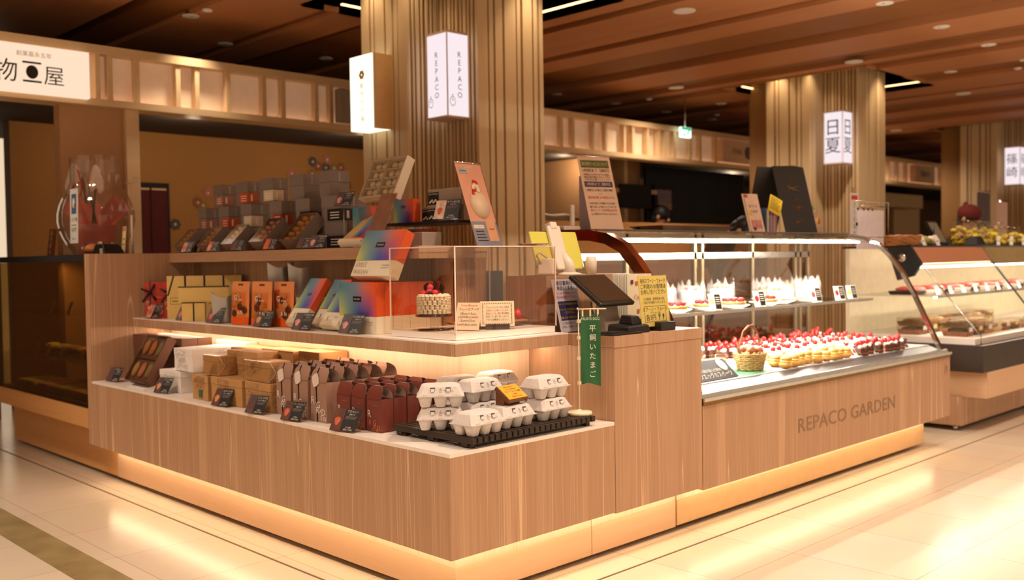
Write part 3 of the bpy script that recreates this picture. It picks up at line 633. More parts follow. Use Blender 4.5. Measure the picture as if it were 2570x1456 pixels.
def pouch(label, loc, rz, w_, h_, d=.035, sticks=False):
    t = thing('silver_pouch', label, 'pouch', loc, 'silver pillow pouches', rz); b = MB(); n = 14
    for s in (-1, 1):
        def f(u, v, s=s):
            x = (u-.5)*w_; e = 1-(2*u-1)**2; z = v*(h_ - .028*e)
            return (x*(1-.12*(1-v)), s*d*.5*e*(.55+.45*v), z)
        b.grid(f, n, 8, SILV)
    b.text('A', (.3*w_*.6,-d*.42,.012), X, Zv, .022, OPR) if sticks else None
    b.build('pouch', t)
    MB().tube([((u/12-.5)*w_, -d*.5*(1-(u/6-1)**2), h_-.028*(1-(u/6-1)**2)) for u in range(13)], .0012, CHROME, 5).build('rim', t)
    if sticks:
        for i in range(7):
            x = -.04+i*.0125; one('stick_pack', ['first','second','third','fourth','fifth','sixth','last'][i]+' brown paper stick pack from the left in the silver pouch', 'stick pack', MB(Matrix.Translation(Vector(loc)) @ Matrix.Rotation(rz,4,'Z')).hexa([(x,-.005,.03),(x+.011,-.005,.03),(x+.011,.006,.03),(x,.006,.03),(x+.03*i/7-.01,-.012,h_+.025+.004*i),(x+.012+.03*i/7-.01,-.012,h_+.028+.004*i),(x+.012+.03*i/7-.01,-.008,h_+.03+.004*i),(x+.03*i/7-.01,-.008,h_+.028+.004*i)], mat('tan_paper', (190,160,118), .7, vary=.15)), group='stick packs in the silver pouch')
pouch('silver pouch furthest left of the front three, half hidden', (.33,2.06,MZ), -.5, .1, .145); pouch('silver pouch in the middle of the front three, smooth front', (.292,1.985,MZ), -.55, .115, .15)
pouch('silver pouch holding a fan of brown stick packs', (.33,1.865,MZ), -.75, .115, .145, sticks=True)
t = one('display_riser', 'white riser block behind the orange bags', 'riser', MB().box(0,.13,0,.42,0,.12,WHITE), (.46,1.5,MZ), bevel=.003)
pouch('left silver pouch standing high behind the orange bags', (.51,1.83,MZ+.1205), -.5, .125, .168); pouch('right silver pouch standing high behind the orange bags', (.525,1.67,MZ+.1205), -.5, .125, .165)
ORB = mat('orange_pouch', (222,140,88), .42, vary=.05); ORD = mat('orange_band', (232,92,14), .45); WIN = glass('pouch_window', (255,238,220), 1.6, .08)
def cookie_bag(label, loc, rz, seed):
    t = thing('cookie_bag', label, 'snack bag', loc, 'orange window bags', rz); rnd = random.Random(seed); w_, h_ = .152, .2
    b = MB()
    for s in (-1, 1): b.grid(lambda u, v, s=s: (s*.024*(1-v)**.8*(1-(2*u-1)**2*.5)*(1 if s < 0 else 1), (.5-u)*w_, v*h_), 8, 8, ORB)
    b.build('pouch', t)
    fx = lambda y, z: -.024*(1-z/h_)**.8*(1-(2*y/w_)**2*.5)-.002
    c = MB(); c.grid(lambda u, v: (fx((.5-u)*w_, .002+v*.034)-.0004, (.5-u)*w_*.99, .002+v*.034), 8, 2, ORD); c.build('orange_band', t)
    q = MB()
    for i in range(6):
        y, z = rnd.uniform(-.05,.05), .05+.016*i+rnd.uniform(-.004,.004)
        q.ball((fx(y,z)-.0005, y, z), (.004,.021,.018), rnd.choice((GOLDF,BROWNF,mat('pale_biscuit',(206,166,120),.7,vary=.2))), 10, 6)
    q.build('cookies', t)
    wv = MB(); wv.grid(lambda u, v: (fx((.5-u)*w_*.8, .042+v*.11)-.0065, (.5-u)*w_*.8, .042+v*.11), 8, 5, WIN); wv.build('window', t)
    l = MB(); l.text('G', (fx(.02,.12)-.008, .02, .112), -Y, Zv, .036, WPR); l.text('arden', (fx(-.02,.11)-.008, -.022, .112), -Y, Zv, .016, WPR); l.text('R', (fx(.02,.15)-.008, .035, .15), -Y, Zv, .02, ORD); l.text('A N', (fx(-.02,.04)-.008, -.03, .05), -Y, Zv, .026, WPR)
    l.box(-.0035,-.0025,-.02,.02,.176,.19,mat('punched_slot',(96,60,36),.8)); l.build('print', t)
for i, (y, x) in enumerate([(1.80,.285),(1.69,.33),(1.60,.28),(1.49,.325)]):
    cookie_bag('orange cookie bag with clear window, ' + ['beside the silver pouches','second from the silver pouches','third from the silver pouches','beside the leaning rainbow boxes'][i], (x,y,MZ), random.uniform(-.06,.06)+.05, i)

# rainbow boxes: the printed colour runs are the box design
def rainbow(name, flip=False):
    m, nt, b = base(name); N, L = nt.nodes, nt.links; b.inputs['Roughness'].default_value = .42
    tc = N.new('ShaderNodeTexCoord'); sp = N.new('ShaderNodeSeparateXYZ'); L.new(tc.outputs['Generated'], sp.inputs[0])
    def ramp(st):
        r = N.new('ShaderNodeValToRGB'); e = r.color_ramp.elements
        while len(e) < len(st): e.new(.5)
        for q, (p, c) in zip(e, st): q.position = p; q.color = lin(c)
        L.new(sp.outputs['X'], r.inputs[0]); return r
    a = ramp([(0,(74,138,150)),(.45,(120,140,168)),(.72,(214,116,96)),(.95,(236,96,40))]); c = ramp([(0,(206,206,96)),(.25,(120,160,150)),(.55,(60,84,172)),(.8,(110,70,150)),(1,(220,86,90))])
    rr = N.new('ShaderNodeValToRGB'); rr.color_ramp.elements[0].position = .1; rr.color_ramp.elements[1].position = .85; L.new(sp.outputs['Y'], rr.inputs[0])
    x = N.new('ShaderNodeMix'); x.data_type = 'RGBA'; L.new(rr.outputs[0], x.inputs['Factor']); L.new(c.outputs[0], x.inputs['A']); L.new(a.outputs[0], x.inputs['B']); L.new(x.outputs['Result'], b.inputs['Base Color']); return m
RBW = rainbow('rainbow_print'); ORS = mat('orange_spine', (222,88,36), .5, vary=.03); CRC = mat('cream_card', (234,222,196), .55, vary=.02)
def rbox(label, loc, w_, h_, d, lean, group, white=.34, rz=0, big=False, easel=True):
    # local: width along -y, height up, front toward -x; leans back by lean
    t = thing('rainbow_box', label, 'gift box', loc, group, rz)
    M = frame((0, w_/2, 0), -Y, (math.sin(lean), 0, math.cos(lean))); zb = d*math.sin(lean) if False else 0
    MB(M).box(0,w_,0,h_*white,-d,0,CRC).box(0,w_,h_*white,h_,-d,0,ORS).build('carton', t, bevel=.001)
    q = MB().quad((0,h_*white,0),(w_,h_*white,0),(w_,h_,0),(0,h_,0),RBW).build('rainbow_print', t); q.matrix_local = M @ Matrix.Translation((0,0,.0012))
    p = MB(M); s = w_*.2; yy = h_*.62; p.box(w_/2-s/2*1.1,w_/2+s/2*1.1,yy,yy+s*.42,.0016,.0022,CARDB); p.text('REPACO GARDEN', (w_/2,yy+s*.15,.0025), X, Y, s*.16, WPR, wmax=s*.8)
    if big:
        p.text('SABLE', (w_*.04,h_*white*.58,.0016), X, Y, h_*white*.42, mat('grey_foil',(196,182,158),.4), 'L', wmax=w_*.5); p.text('WASAN', (w_*.03,h_*white*.12,.0016), X, Y, h_*white*.42, mat('grey_foil',(196,182,158),.4), 'L', wmax=w_*.5)
        p.text('サブレ和三盆', (w_*.8,h_*white*.62,.0016), X, Y, h_*white*.12, INKD, wmax=w_*.2); p.box(w_*.7,w_*.9,h_*white*.5,h_*white*.515,.0012,.0016,GPR)
    else: p.text('S', (w_*.3,h_*white*.4,.0016), X, Y, h_*white*.4, GPR); p.text('サブレ', (w_*.75,h_*white*.6,.0016), X, Y, h_*white*.14, INKD)
    p.build('print', t)
    if lean and easel: MB().prism([(-.012,.0),(d+.06,0),(d+.06,.003),(-.009,.003)], -w_/2+.01, w_/2-.01, ACRY, 'y').box(-.014,-.011,-w_/2+.01,w_/2-.01,.001,.03,ACRY).build('easel', t)
    return t
g = 'slim leaning rainbow boxes'
rbox('slim leaning rainbow box beside the orange cookie bags', (.275,1.345,MZ+.021), .13, .235, .03, .62, g)
rbox('slim leaning rainbow box, middle of the three', (.32,1.21,MZ+.021), .13, .225, .03, .60, g); rbox('slim leaning rainbow box beside the broad standing one', (.275,1.085,MZ+.021), .125, .2, .028, .62, g)
ROWN = ['frontmost, its broad face showing','second from the front','third from the front','fourth from the front','fifth from the front','sixth from the front','seventh from the front','rearmost']
for i in range(8):
    rbox('broad rainbow box standing in a row, ' + ROWN[i], (.293+.0415*i, .893, MZ), .25+random.uniform(-.002,.002), .202, .0405, 0, 'broad rainbow boxes standing in a row', big=True)
rbox('large rainbow box leaning on top of the row of standing ones', (.312,.834,MZ+.2045+.023), .262, .2, .045, .44, None, big=True, easel=False)
MB().box(0,.02,-.1,.1,-.012,-.0005,ACRY).build('easel', bpy.data.objects['rainbow_box.011']) if False else None

# ---------------------------------------------------------------- acrylic cake case
t = thing('acrylic_case', 'clear acrylic cake case on the corner of the middle shelf', 'display case', (0,0,MZ))
x0,x1,y0,y1,h_ = .28,.798,.285,.66,.331
MB().box(x0+.004,x1-.004,y0+.004,y1,.0005,.024,WHITE).build('white_base', t, bevel=.001)
b = MB(); q = .0035
for bx in ((x0,x1,y0,y0+q,.0245,h_),(x0,x0+q,y0+q,y1,.0245,h_),(x1-q,x1,y0+q,y1,.0245,h_),(x0,x1,y1,y1+q,.0245,h_),(x0,x1,y0,y1+q,h_,h_+q)): b.box(*bx, ACRY)
b.build('cover', t); e = MB()
for X_ in (x0,x1-q):
    for Y_ in (y0,y1): e.box(X_-.0003,X_+q+.0003,Y_-.0003,Y_+q+.0003,.0245,h_+q+.0002,ACRE)
for Y_ in (y0,y1): e.box(x0,x1,Y_-.0004,Y_+.0012,h_+q-.003,h_+q+.0004,ACRE)
for X_ in (x0,x1-q): e.box(X_-.0004,X_+.0012,y0,y1,h_+q-.003,h_+q+.0004,ACRE)
e.build('edges', t); AZ = MZ+.0245
lamp('case_spot', 'SPOT', (-.2,-.5,2.85), 60, WARM2, target=(.45,.45,.95), size=.04, spot=.32, blend=.5)
CREAMW = mat('whipped_cream', (246,232,204), .5, vary=.02); DKACR = mat('brown_acrylic', (70,34,24), .15, coat=.6)
t = thing('cake_stand', 'dark acrylic cake stand under the woven white cake', 'cake stand', (.36,.50,AZ))
MB().lathe([(.062,0),(.062,.006)], DKACR, 32).build('base', t); MB().lathe([(.016,.006),(.016,.052)], ACRY, 16).build('stem', t); MB().lathe([(.068,.052),(.070,.054),(.070,.0575),(.068,.058)], DKACR, 36).build('plate', t)
t = thing('cream_cake', 'white basket-weave cream cake topped with berries in the acrylic case', 'cake', (.36,.50,AZ+.0585)); b = MB().lathe([(.05,0),(.052,.002),(.052,.066),(.046,.07)], CREAMW, 24)
for r in range(4):
    for k in range(20):
        a = 2*PI*(k+.5*(r % 2))/20
        if (k+r) % 1 == 0:
            for j in range(3): b.ball((.056*math.cos(a),.056*math.sin(a),.006+r*.017+j*.0055), (.0095,.0095,.0034), CREAMW, 8, 4)
for k in range(20): a = 2*PI*k/20; b.ball((.05*math.cos(a),.05*math.sin(a),.071), (.011,.011,.007), CREAMW, 8, 5)
b.build('cream', t)
BERRY = mat('strawberry', (206,36,36), .35, vary=.12, scale=200, coat=.3); RASP = mat('raspberry', (208,64,70), .55, vary=.2, scale=240, bump=.5); BLUB = mat('blueberry', (30,24,40), .4); CHOC = mat('speckled_chocolate', (60,46,44), .35, vary=.9, scale=160)
for c, m in (((-.02,.0,.084),RASP),((-.032,.02,.078),RASP),((.0,.015,.088),RASP),((-.008,-.018,.080),RASP),((-.012,.004,.10),RASP)): MB().ball(c, .0135, m, 12, 8, .15).build('raspberry', t)
for c in ((-.03,-.016,.08),(.006,-.004,.1),(-.02,.036,.076)): MB().ball(c, .0085, BLUB, 10, 7).build('blueberry', t)
for i, (y, zz, a) in enumerate(((.028,.1,.5),(-.012,.108,-.4),(-.034,.098,-.2))): MB(Matrix.Translation((-.012+.012*i,y,zz)) @ Matrix.Rotation(a,4,'X')).prism([(0,.024),(.017,0),(0,-.026),(-.017,0)], -.001, .001, CHOC, 'x').build('chocolate_plaque', t)
PLW = wood('plate_wood', [(.3,(176,100,48)),(.5,(196,118,62)),(.7,(184,108,54))], (30,4,30), rough=.35)
t = one('wooden_plate', 'orange-brown wooden plate in the acrylic case', 'plate', MB().prism([(-.15,-.075),(.15,-.075),(.185,0),(.15,.075),(-.15,.075),(-.185,0)], .018, .024, PLW).prism([(-.07,-.04),(.07,-.04),(.07,.04),(-.07,.04)], 0, .0175, PLW), (.60,.47,AZ), bevel=.002)
t = thing('mont_blanc_cake', 'chocolate cream swirl cake on the wooden plate', 'cake', (.545,.50,AZ+.0245)); CHCR = mat('chocolate_cream', (182,112,82), .55, vary=.1, scale=90)
b = MB().lathe([(.05,0),(.05,.03),(.03,.05),(.004,.056)], CHCR, 20); rnd = random.Random(4)
for i in range(60):
    a, zz = rnd.uniform(0,2*PI), rnd.uniform(.004,.052); r = .054-.6*max(0,zz-.026); c = (r*math.cos(a), r*math.sin(a), zz); P = [(c[0]+.007*math.cos(s*1.25+a), c[1]+.007*math.sin(s*1.25+a), c[2]+.0045*math.sin(s*1.25)) for s in range(6)]; b.tube(P, .0028, CHCR, 5)
b.build('cream', t)
def berry(label, loc, s=1, rz=0, g='strawberries on the wooden plate'):
    t = thing('strawberry', label, 'strawberry', loc, g, rz); MB().lathe([(.002,0),(.010*s,.004*s),(.0165*s,.013*s),(.0175*s,.02*s),(.012*s,.030*s),(.004*s,.037*s),(.001*s,.039*s)], BERRY, 14).build('fruit', t)
for i, (x, y) in enumerate([(.612,.46),(.628,.425),(.70,.45),(.735,.435),(.715,.49)]): berry('strawberry on the wooden plate, ' + ['touching the chocolate cake','just right of the chocolate cake','behind the framed notice','at the right end of the plate','at the back of the plate'][i], (x,y,AZ+.0245), 1.05, i)
one('blueberry', 'single blueberry on the plate before the chocolate cake', 'blueberry', MB().ball((0,0,.0085), .0085, BLUB), (.58,.425,AZ+.0245))
PNK = mat('cream_paper', (248,224,196), .6, vary=.01)
t = thing('cake_notice', 'pale price notice leaning beside the woven cake', 'notice', (.405,.37,AZ), None, .4)
M = frame((0,0,.004), -Y, (.33,0,.94)); b = MB(M).box(-.05,.05,0,.104,-.002,0,PNK); 
for i, (s, z_, h2, m) in enumerate((('Fraise Bouquet',.09,.011,OPR),('フレーズブーケ',.074,.012,INKD),('13cm×13cm',.057,.013,INKD),('4,300円(税込4,644円)',.045,.009,INKD),('15cm×17cm',.03,.013,INKD),('5,000円(税込5,400円)',.016,.009,INKD))): b.text(s, (0,z_,.0006), X, Y, h2, m, wmax=.086)
b.build('card', t); MB().box(-.006,.03,-.03,.03,0,.0035,ACRY).build('holder', t)
t = thing('framed_notice', 'order notice with a leafy border on a dark stand in the acrylic case', 'notice', (.53,.335,AZ), None, .85)
M = frame((0,0,.012), -Y, (.36,0,.93)); b = MB(M).box(-.064,.064,0,.098,-.002,0,PNK); LEAF = mat('leaf_print', (70,110,60), .6); rnd = random.Random(2)
for k in range(64):
    p = k/64*4; e = p % 1; x, y = [(-.054+.108*e,.009),(.054,.009+.08*e),(.054-.108*e,.089),(-.054,.089-.08*e)][int(p)]; s = .0022; b.quad((x-s,y+rnd.uniform(-.003,.003),.0006),(x,y-s,.0006),(x+s,y+rnd.uniform(-.002,.002),.0006),(x,y+s,.0006), LEAF if k % 3 else INKD)
for i, s in enumerate(('デコレーションケーキのご予約は','3日前までにお願いいたします。','商品によっては、前日ご予約可能な','商品もございます。詳しくはスタッ','フまでお問合せください。')): b.text(s, (-.042,.07-.012*i,.0006), X, Y, .0095, RED if i == 1 else INKD, 'L', wmax=.086)
b.build('card', t); MB().box(-.012,.03,-.045,.045,0,.012,DKACR).box(-.012,-.006,-.045,.045,.0121,.02,DARKW).build('stand', t, bevel=.001)

# ---------------------------------------------------------------- upper shelf goods
UZ = 1.2075; GRYB = mat('grey_gift_card', (132,118,108), .5, .1, vary=.04); GRYD = mat('grey_foil_print', (176,166,160), .3, .6)
def greybox(label, loc, sx, sy, sz, stk=None, foil=True, group='grey sweet boxes on the top shelf', rz=0):
    t = thing('grey_box', label, 'gift box', loc, group, rz); b = MB().box(0,sx,0,sy,0,sz*.55,GRYB); b.build('box_base', t, bevel=.001)
    c = MB().box(-.001,sx+.001,-.001,sy+.001,sz*.55+.0004,sz,GRYB)
    if foil:
        for i in range(5): c.box(sx*.5-.004+.001*(i % 2), sx*.5+.003, -.0016, -.001, sz*(.60+.07*i), sz*(.64+.07*i), GRYD)
    c.build('lid', t, bevel=.001)
    if stk:
        q = MB().box(-.0022,-.0012,-.001,sy*.7,sz*.06,sz*.5,stk).box(-.0022,min(.065,sx*.7),-.0022,-.0012,sz*.06,sz*.5,stk)
        for i in range(3): q.box(-.0028,-.0022,sy*.1,sy*.55,sz*(.15+.1*i),sz*(.18+.1*i),WPR)
        q.box(sx*.2,sx*.3,-.0028,-.0022,sz*.14,sz*.42,WPR); q.build('sticker', t, label='small printed sticker on the corner')
S1 = mat('rose_sticker',(170,112,92),.5); S2 = mat('orange_sticker',(192,82,28),.5); S3 = mat('cream_sticker',(214,196,166),.5); S4 = mat('rust_sticker',(168,60,28),.5); S5 = mat('black_sticker',(28,24,24),.5)
ST = [S1,S2,S3,S4,S5]; WHO = ['furthest left','second from left','middle','second from right','rightmost']
for i, y in enumerate((2.6,2.36,2.12,1.88,1.64,1.40)):
    greybox('grey box in the bottom row on the top shelf, ' + ['leftmost','second from left','third from left','third from right','second from right','rightmost'][i], (.6,y,UZ), .16, .232, .123, [None,None,S1,S2,S5,S5][i])
for i, (y, sy, sx) in enumerate([(2.765,.085,.1),(2.515,.105,.09),(2.27,.11,.12),(1.975,.112,.105),(1.72,.122,.15)]):
    greybox('grey box in the middle tier with a %s sticker, %s' % (['rose','orange','cream','rust','black'][i], WHO[i]), (.61,y,UZ+.1235), sx, sy, .125, ST[i])
greybox('grey box at the right end of the middle tier, beside the teal boxes', (.6,1.44,UZ+.1235), .14, .16, .125, S5)
for i, (y, sy, sx) in enumerate([(2.615,.1,.09),(2.34,.125,.085),(2.085,.128,.085),(1.80,.13,.095),(1.575,.085,.11)]):
    greybox('tall grey box standing on top of the stack, ' + WHO[i], (.63,y,UZ+.2495), sx, sy, .122, [S1,S2,S3,None,None][i])
# tilted open boxes with clear lids
def openbox(label, loc, L_, W_, D_, tilt, kind, n=5):
    t = thing('sampler_box', label, 'sample box', loc, 'tilted sampler boxes on the top shelf')
    M = Matrix.Translation((0, W_/2, D_*math.sin(tilt)+.002)) @ frame((0,0,0), -Y, (math.sin(tilt),0,math.cos(tilt))) @ Matrix.Translation((0,0,-D_*.0))
    b = MB(M); q = .003
    b.box(0,W_,0,L_,-D_,-D_+q,GRYB).box(0,W_,0,q,-D_+q,0,GRYB).box(0,W_,L_-q,L_,-D_+q,0,GRYB).box(0,q,q,L_-q,-D_+q,0,GRYB).box(W_-q,W_,q,L_-q,-D_+q,0,GRYB); b.build('tray', t)
    MB().prism([(.0,0),(.10,0),(.10,.05),(.085,.05),(.07,.004),(0,.003)], W_*.2-W_/2+W_/2-W_*.2-.03, .03, ACRY, 'y').build('easel', t)
    c = MB(M); cols = {'gold': GOLDF, 'rose': PINKF, 'cream': CRC, 'tan': mat('tan_biscuit',(196,140,104),.6,vary=.15)}
    for i in range(n):
        y = L_*(i+.5)/n
        for j in range(2): c.ball((W_*(.27+.46*j),y,-D_*.35), (W_*.2,L_/n*.46,D_*.3), cols[kind], 8, 5, .2)
    c.build('biscuits', t); MB(M).box(-.001,W_+.001,-.001,L_+.001,.0005,.0015,FILM).box(-.001,W_+.001,-.0015,-.0005,-D_*.8,.0005,FILM).build('clear_lid', t)
for i, (y, s, kd) in enumerate([(2.78,.95,'gold'),(2.5,1,'tan'),(2.24,1,'cream'),(1.945,1.15,'rose'),(1.66,1.25,'gold')]):
    openbox('tilted clear-lidded sample box, ' + ['leftmost, near the end panel','second from the end panel','middle of the five','second from the rainbow samples','rightmost and largest'][i], (.445,y,UZ), .14*s, .115*s, .052*s, .78, kd)
    price_card('black price card beside the tilted sample box, ' + ['leftmost on the top shelf','second from the left on the top shelf','third from the left on the top shelf','fourth from the left on the top shelf','fifth from the left on the top shelf'][i], (.437,y-.115*s,UZ), ['クッキー','ショコラ','サブレ','ロール','フロランタン'][i], '(詰合せ)', ('800','864'), [PINKF,ORANGEF,NIGHTF,ORANGEF,NIGHTF][i], w_=.085, h_=.06, loaf=[ORANGEF,PINKF,BROWNF,ORANGEF,BROWNF][i])
price_card('black price card on the top shelf right of the largest sample box', (.437,1.41,UZ), NIG, '(8枚入り)', ('1,000','1,080'), NIGHTF, w_=.1, h_=.068, loaf=PINKF)
price_card('black price card held high on a thin wire stem', (.50,1.29,UZ), NIG, '(24枚入り)', ('3,200','3,456'), NIGHTF, w_=.1, h_=.075, loaf=PINKF, stem=.185)
# cream tray of eight cookies
t = thing('cookie_tray_box', 'cream eight-compartment cookie box tilted on a clear stand above the rainbow boxes', 'sample box', (.60,1.18,UZ+.19)); W_, L_, D_ = .255, .2, .045
M = frame((0,W_/2,.03), -Y, (.42,0,.9)); b = MB(M)
b.box(0,W_,0,L_,-D_,-D_+.004,CRC)
for bx in ((0,W_,0,.012),(0,W_,L_-.012,L_),(0,.012,.012,L_-.012),(W_-.012,W_,.012,L_-.012),(W_/2-.003,W_/2+.003,.012,L_-.012)): b.box(bx[0],bx[1],bx[2],bx[3],-D_+.004,0,CRC)
for k in range(3): b.box(.012,W_-.012,.012+.044*(k+1)-.002,.012+.044*(k+1)+.002,-D_+.004,-.006,CRC)
b.box(.09,.13,-.0012,-.0002,-.03,-.01,PAPER); b.build('tray', t); c = MB(M)
for i in range(2):
    for k in range(4):
        for s in (-1,1): c.ball((W_*(.27+.46*i)+s*.022,.034+.044*k,-.02), (.02,.018,.012), CREAMW, 9, 5)
c.build('cookies', t); MB(M).box(.0,W_,0,L_,.0006,.0016,FILM).build('clear_lid', t); MB().box(.0,.09,-.09,.09,0,.004,ACRY).box(.08,.084,-.09,.09,.004,.12,ACRY).box(-.005,.0,-.07,.07,.0,.03,ACRY).build('stand', t)
for i, y in enumerate((1.265,1.01,.95)): rbox('rainbow box at the back of the top shelf, ' + ['under the cream cookie box','on the black riser by the photo card','lying under the black riser'][i], (.61+.012*i,y,UZ+[0,.1035,0][i]), [.2,.13,.2][i], [.185,.1,.075][i], .04, 0, 'rainbow boxes at the back of the top shelf', white=.001)
# open rainbow box with lid
t = thing('open_sable_box', 'open slanted rainbow box of striped wafers on the top shelf', 'sample box', (.45,1.18,UZ)); M = frame((0,.08,.028), -Y, (.8,0,.6)); WAF = wood('wafer', [(.3,(196,158,112)),(.5,(214,178,130)),(.7,(178,138,92))], (3,60,3))
MB(M).box(0,.17,0,.2,-.03,-.012,CRC).box(0,.17,0,.02,-.012,0,CRC).build('tray', t); MB(M).box(.012,.1,.022,.19,-.0115,-.002,WAF).build('wafers', t)
MB(M).hexa([(.1,.02,-.01),(.165,.02,-.01),(.165,.19,-.01),(.1,.19,-.01),(.1,.02,.012),(.165,.02,.004),(.165,.19,.004),(.1,.19,.012)], ORS).build('lid_edge', t); q = MB().quad((0,0,0),(.065,0,0),(.065,.17,0),(0,.17,0),RBW).build('rainbow_print', t); q.matrix_local = M @ Matrix.Translation((.1,.02,.0135)) @ Matrix.Rotation(.12,4,'Y')
t = thing('photo_card', 'brown photo card in a slanted clear holder behind the large leaning rainbow box', 'photo card', (.43,.98,UZ)); M = frame((0,0,.006), -Y, (.4,0,.9))
MB(M).box(-.053,.053,0,.235,-.002,0,mat('sepia_photo',(150,116,98),.4,vary=.35,scale=14)).build('card', t); MB(M).box(-.056,.056,-.003,.24,.001,.0025,ACRY).box(-.056,.056,-.003,.24,-.005,-.003,ACRY).build('holder', t); MB().box(-.02,.07,-.05,.05,0,.004,ACRY).build('foot', t)
# black riser with silver boxes
t = thing('black_riser', 'black board on clear legs carrying the silver boxes', 'riser', (.585,.63,UZ))
MB().box(0,.215,0,.46,.09,.102,BLACK).build('board', t, bevel=.001); MB().box(.02,.024,.1,.2,0,.0895,ACRY).box(.15,.154,.1,.2,0,.0895,ACRY).box(.02,.154,.35,.354,0,.0895,ACRY).build('leg', t)
SIL2 = mat('pearl_silver_card', (190,174,160), .35, .45, vary=.03); LBL = mat('black_photo_label', (34,30,30), .45)
def silver(label, loc, sx, sy, sz, lab=True, rz=0):
    t = thing('silver_box', label, 'gift box', loc, 'silver sable boxes', rz); MB().box(0,sx,0,sy,0,sz,SIL2).box(-.001,sx+.001,-.001,sy+.001,sz,sz+.0012,WHITE).build('carton', t, bevel=.001)
    if lab:
        q = MB().box(-.0012,-.0003,sy-.07,sy-.002,.004,sz-.01,LBL); q.text('Sables Wasanbon', (-.0016,sy-.036,sz-.02), -Y, Zv, .009, WPR, wmax=.062)
        for k in range(7): q.ball((-.002,sy-.014-.0075*k,.014+.004*(k % 3)), (.001,.006,.005), CRC, 7, 4)
        q.build('label', t, label='black label with pale biscuits')
silver('upper silver box on the black riser', (.655,.672,UZ+.1025+.0667), .10, .21, .066); silver('lower silver box on the black riser, under the other', (.65,.65,UZ+.1025), .12, .23, .065); silver('silver box lying on the top shelf behind the leaning rainbow box', (.50,.735,UZ), .1, .22, .054, False)
silver('short silver box at the back left of the black riser', (.68,.885,UZ+.1025), .1, .07, .064)
price_card('black price card with a pale biscuit photo on the black riser', (.592,.70,UZ+.1025), 'サブレ和三盆', '(16枚入り)', ('2,500','2,700'), photo('pale',(232,196,170)), w_=.125, h_=.085, lean=.35, loaf=ORANGEF)
# poster and steel tray on top of the acrylic case
t = thing('poster_stand', 'tall slanted cake poster on a clear stand on top of the acrylic case', 'poster', (.68,.53,MZ+.3352)); PO = mat('poster_rose',(226,170,148),.5,vary=.06,scale=9)
M = frame((0,0,.004), X, (0,.36,.93)); W_, H_ = .068, .36; b = MB(M).box(-W_,W_,0,H_,-.0015,0,PO).box(-W_,W_,0,.105,.0003,.0008,mat('poster_blue',(130,144,170),.5,vary=.03))
PL = mat('poster_plate',(236,208,184),.5,vary=.03); b.lathe([(.05,.0),(.05,.0006)], PL, 30, (.008,.18,.0012), 1, 1.25); b.lathe([(.043,.0),(.043,.0006)], mat('poster_cream',(240,222,196),.5), 30, (.008,.18,.0022), 1, 1.25)
for k in range(9): b.ball((.004+.016*math.cos(k*.7),.245+.03*math.sin(k*1.1),.002), (.011,.014,.001), BERRY if k % 2 else CRC, 8, 4)
b.box(-.055,-.015,.315,.34,.001,.0016,mat('poster_label',(168,186,196),.5)); b.text('季節限定', (-.035,.323,.002), X, Y, .009, INKD); b.box(.008,.058,.02,.11,.001,.0016,mat('poster_card',(228,176,140),.5,vary=.12)); b.box(-.06,-.005,.075,.09,.001,.0016,PAPER); b.text('クリームチーズ', (-.033,.079,.002), X, Y, .008, INKD, wmax=.05); b.text('REPACO', (0,.337,.002), X, Y, .012, PAPER)
for k in range(4): b.box(-.055,-.012+.004*k,.06-.013*k,.064-.013*k,.001,.0014,INKD)
b.box(.02,.046,.07,.074,.002,.0024,RED); b.build('print', t)
e = MB(M).box(-W_-.002,W_+.002,-.002,H_+.004,.003,.005,ACRY); e.tube([(-W_-.004,H_+.003,.003),(W_+.004,H_+.003,.003)], .003, CHROME, 8); e.build('clear_sleeve', t); MB().box(-W_,W_,0,.08,0,.003,ACRY).build('foot', t)
t = one('steel_tray', 'round steel tray on top of the acrylic case, right of the poster', 'tray', MB().lathe([(.045,0),(.05,.001),(.062,.009),(.066,.010),(.064,.0075),(.05,.003)], CHROME, 36), (.752,.36,MZ+.3352))
# ---------------------------------------------------------------- register goods
RZ = .8585
t = thing('receipt_notice', 'lilac receipt notice with a navy panel, leaning by the acrylic case', 'notice', (.872,.262,RZ)); M = frame((0,0,.004), X, (0,.26,.965)); LIL = mat('lilac_paper',(196,196,220),.5,vary=.02); NAVY = mat('navy_print',(44,44,96),.5,vary=.05); YTX = mat('yellow_print',(226,196,40),.5)
b = MB(M).box(-.07,.07,0,.212,-.002,0,LIL).box(-.056,.056,.045,.122,.0003,.0008,NAVY)
for s, z_, h2, m in (('領収書発行',.188,.02,INKD),('ご希望のお客様へ',.168,.018,INKD),('インボイス制度に伴い',.15,.011,RED),('下記の領収書発行ができません',.135,.011,RED),('レシートと領収書の両方は',.107,.010,YTX),('レシートを領収書に変更',.085,.010,YTX),('できません。',.073,.010,YTX),('商品により一部対応できません。',.053,.010,YTX),('ご不便をおかけしますが',.03,.010,INKD),('よろしくお願いいたします。',.016,.010,INKD)): b.text(s, (0,z_,.0013), X, Y, h2, m, wmax=.118)
b.build('card', t); MB(M).box(-.073,.073,-.003,.216,.002,.0035,ACRY).build('clear_sleeve', t); MB().box(-.07,.07,-.02,.035,0,.003,ACRY).build('foot', t)
t = thing('till_screen_monitor', 'black tilted till monitor on a grey stand', 'monitor', (.965,.165,RZ)); M = frame((0,-.055,.115), X, (0,.16,.11)); SCR = mat('dark_screen',(38,30,24),.18,spec=.6)
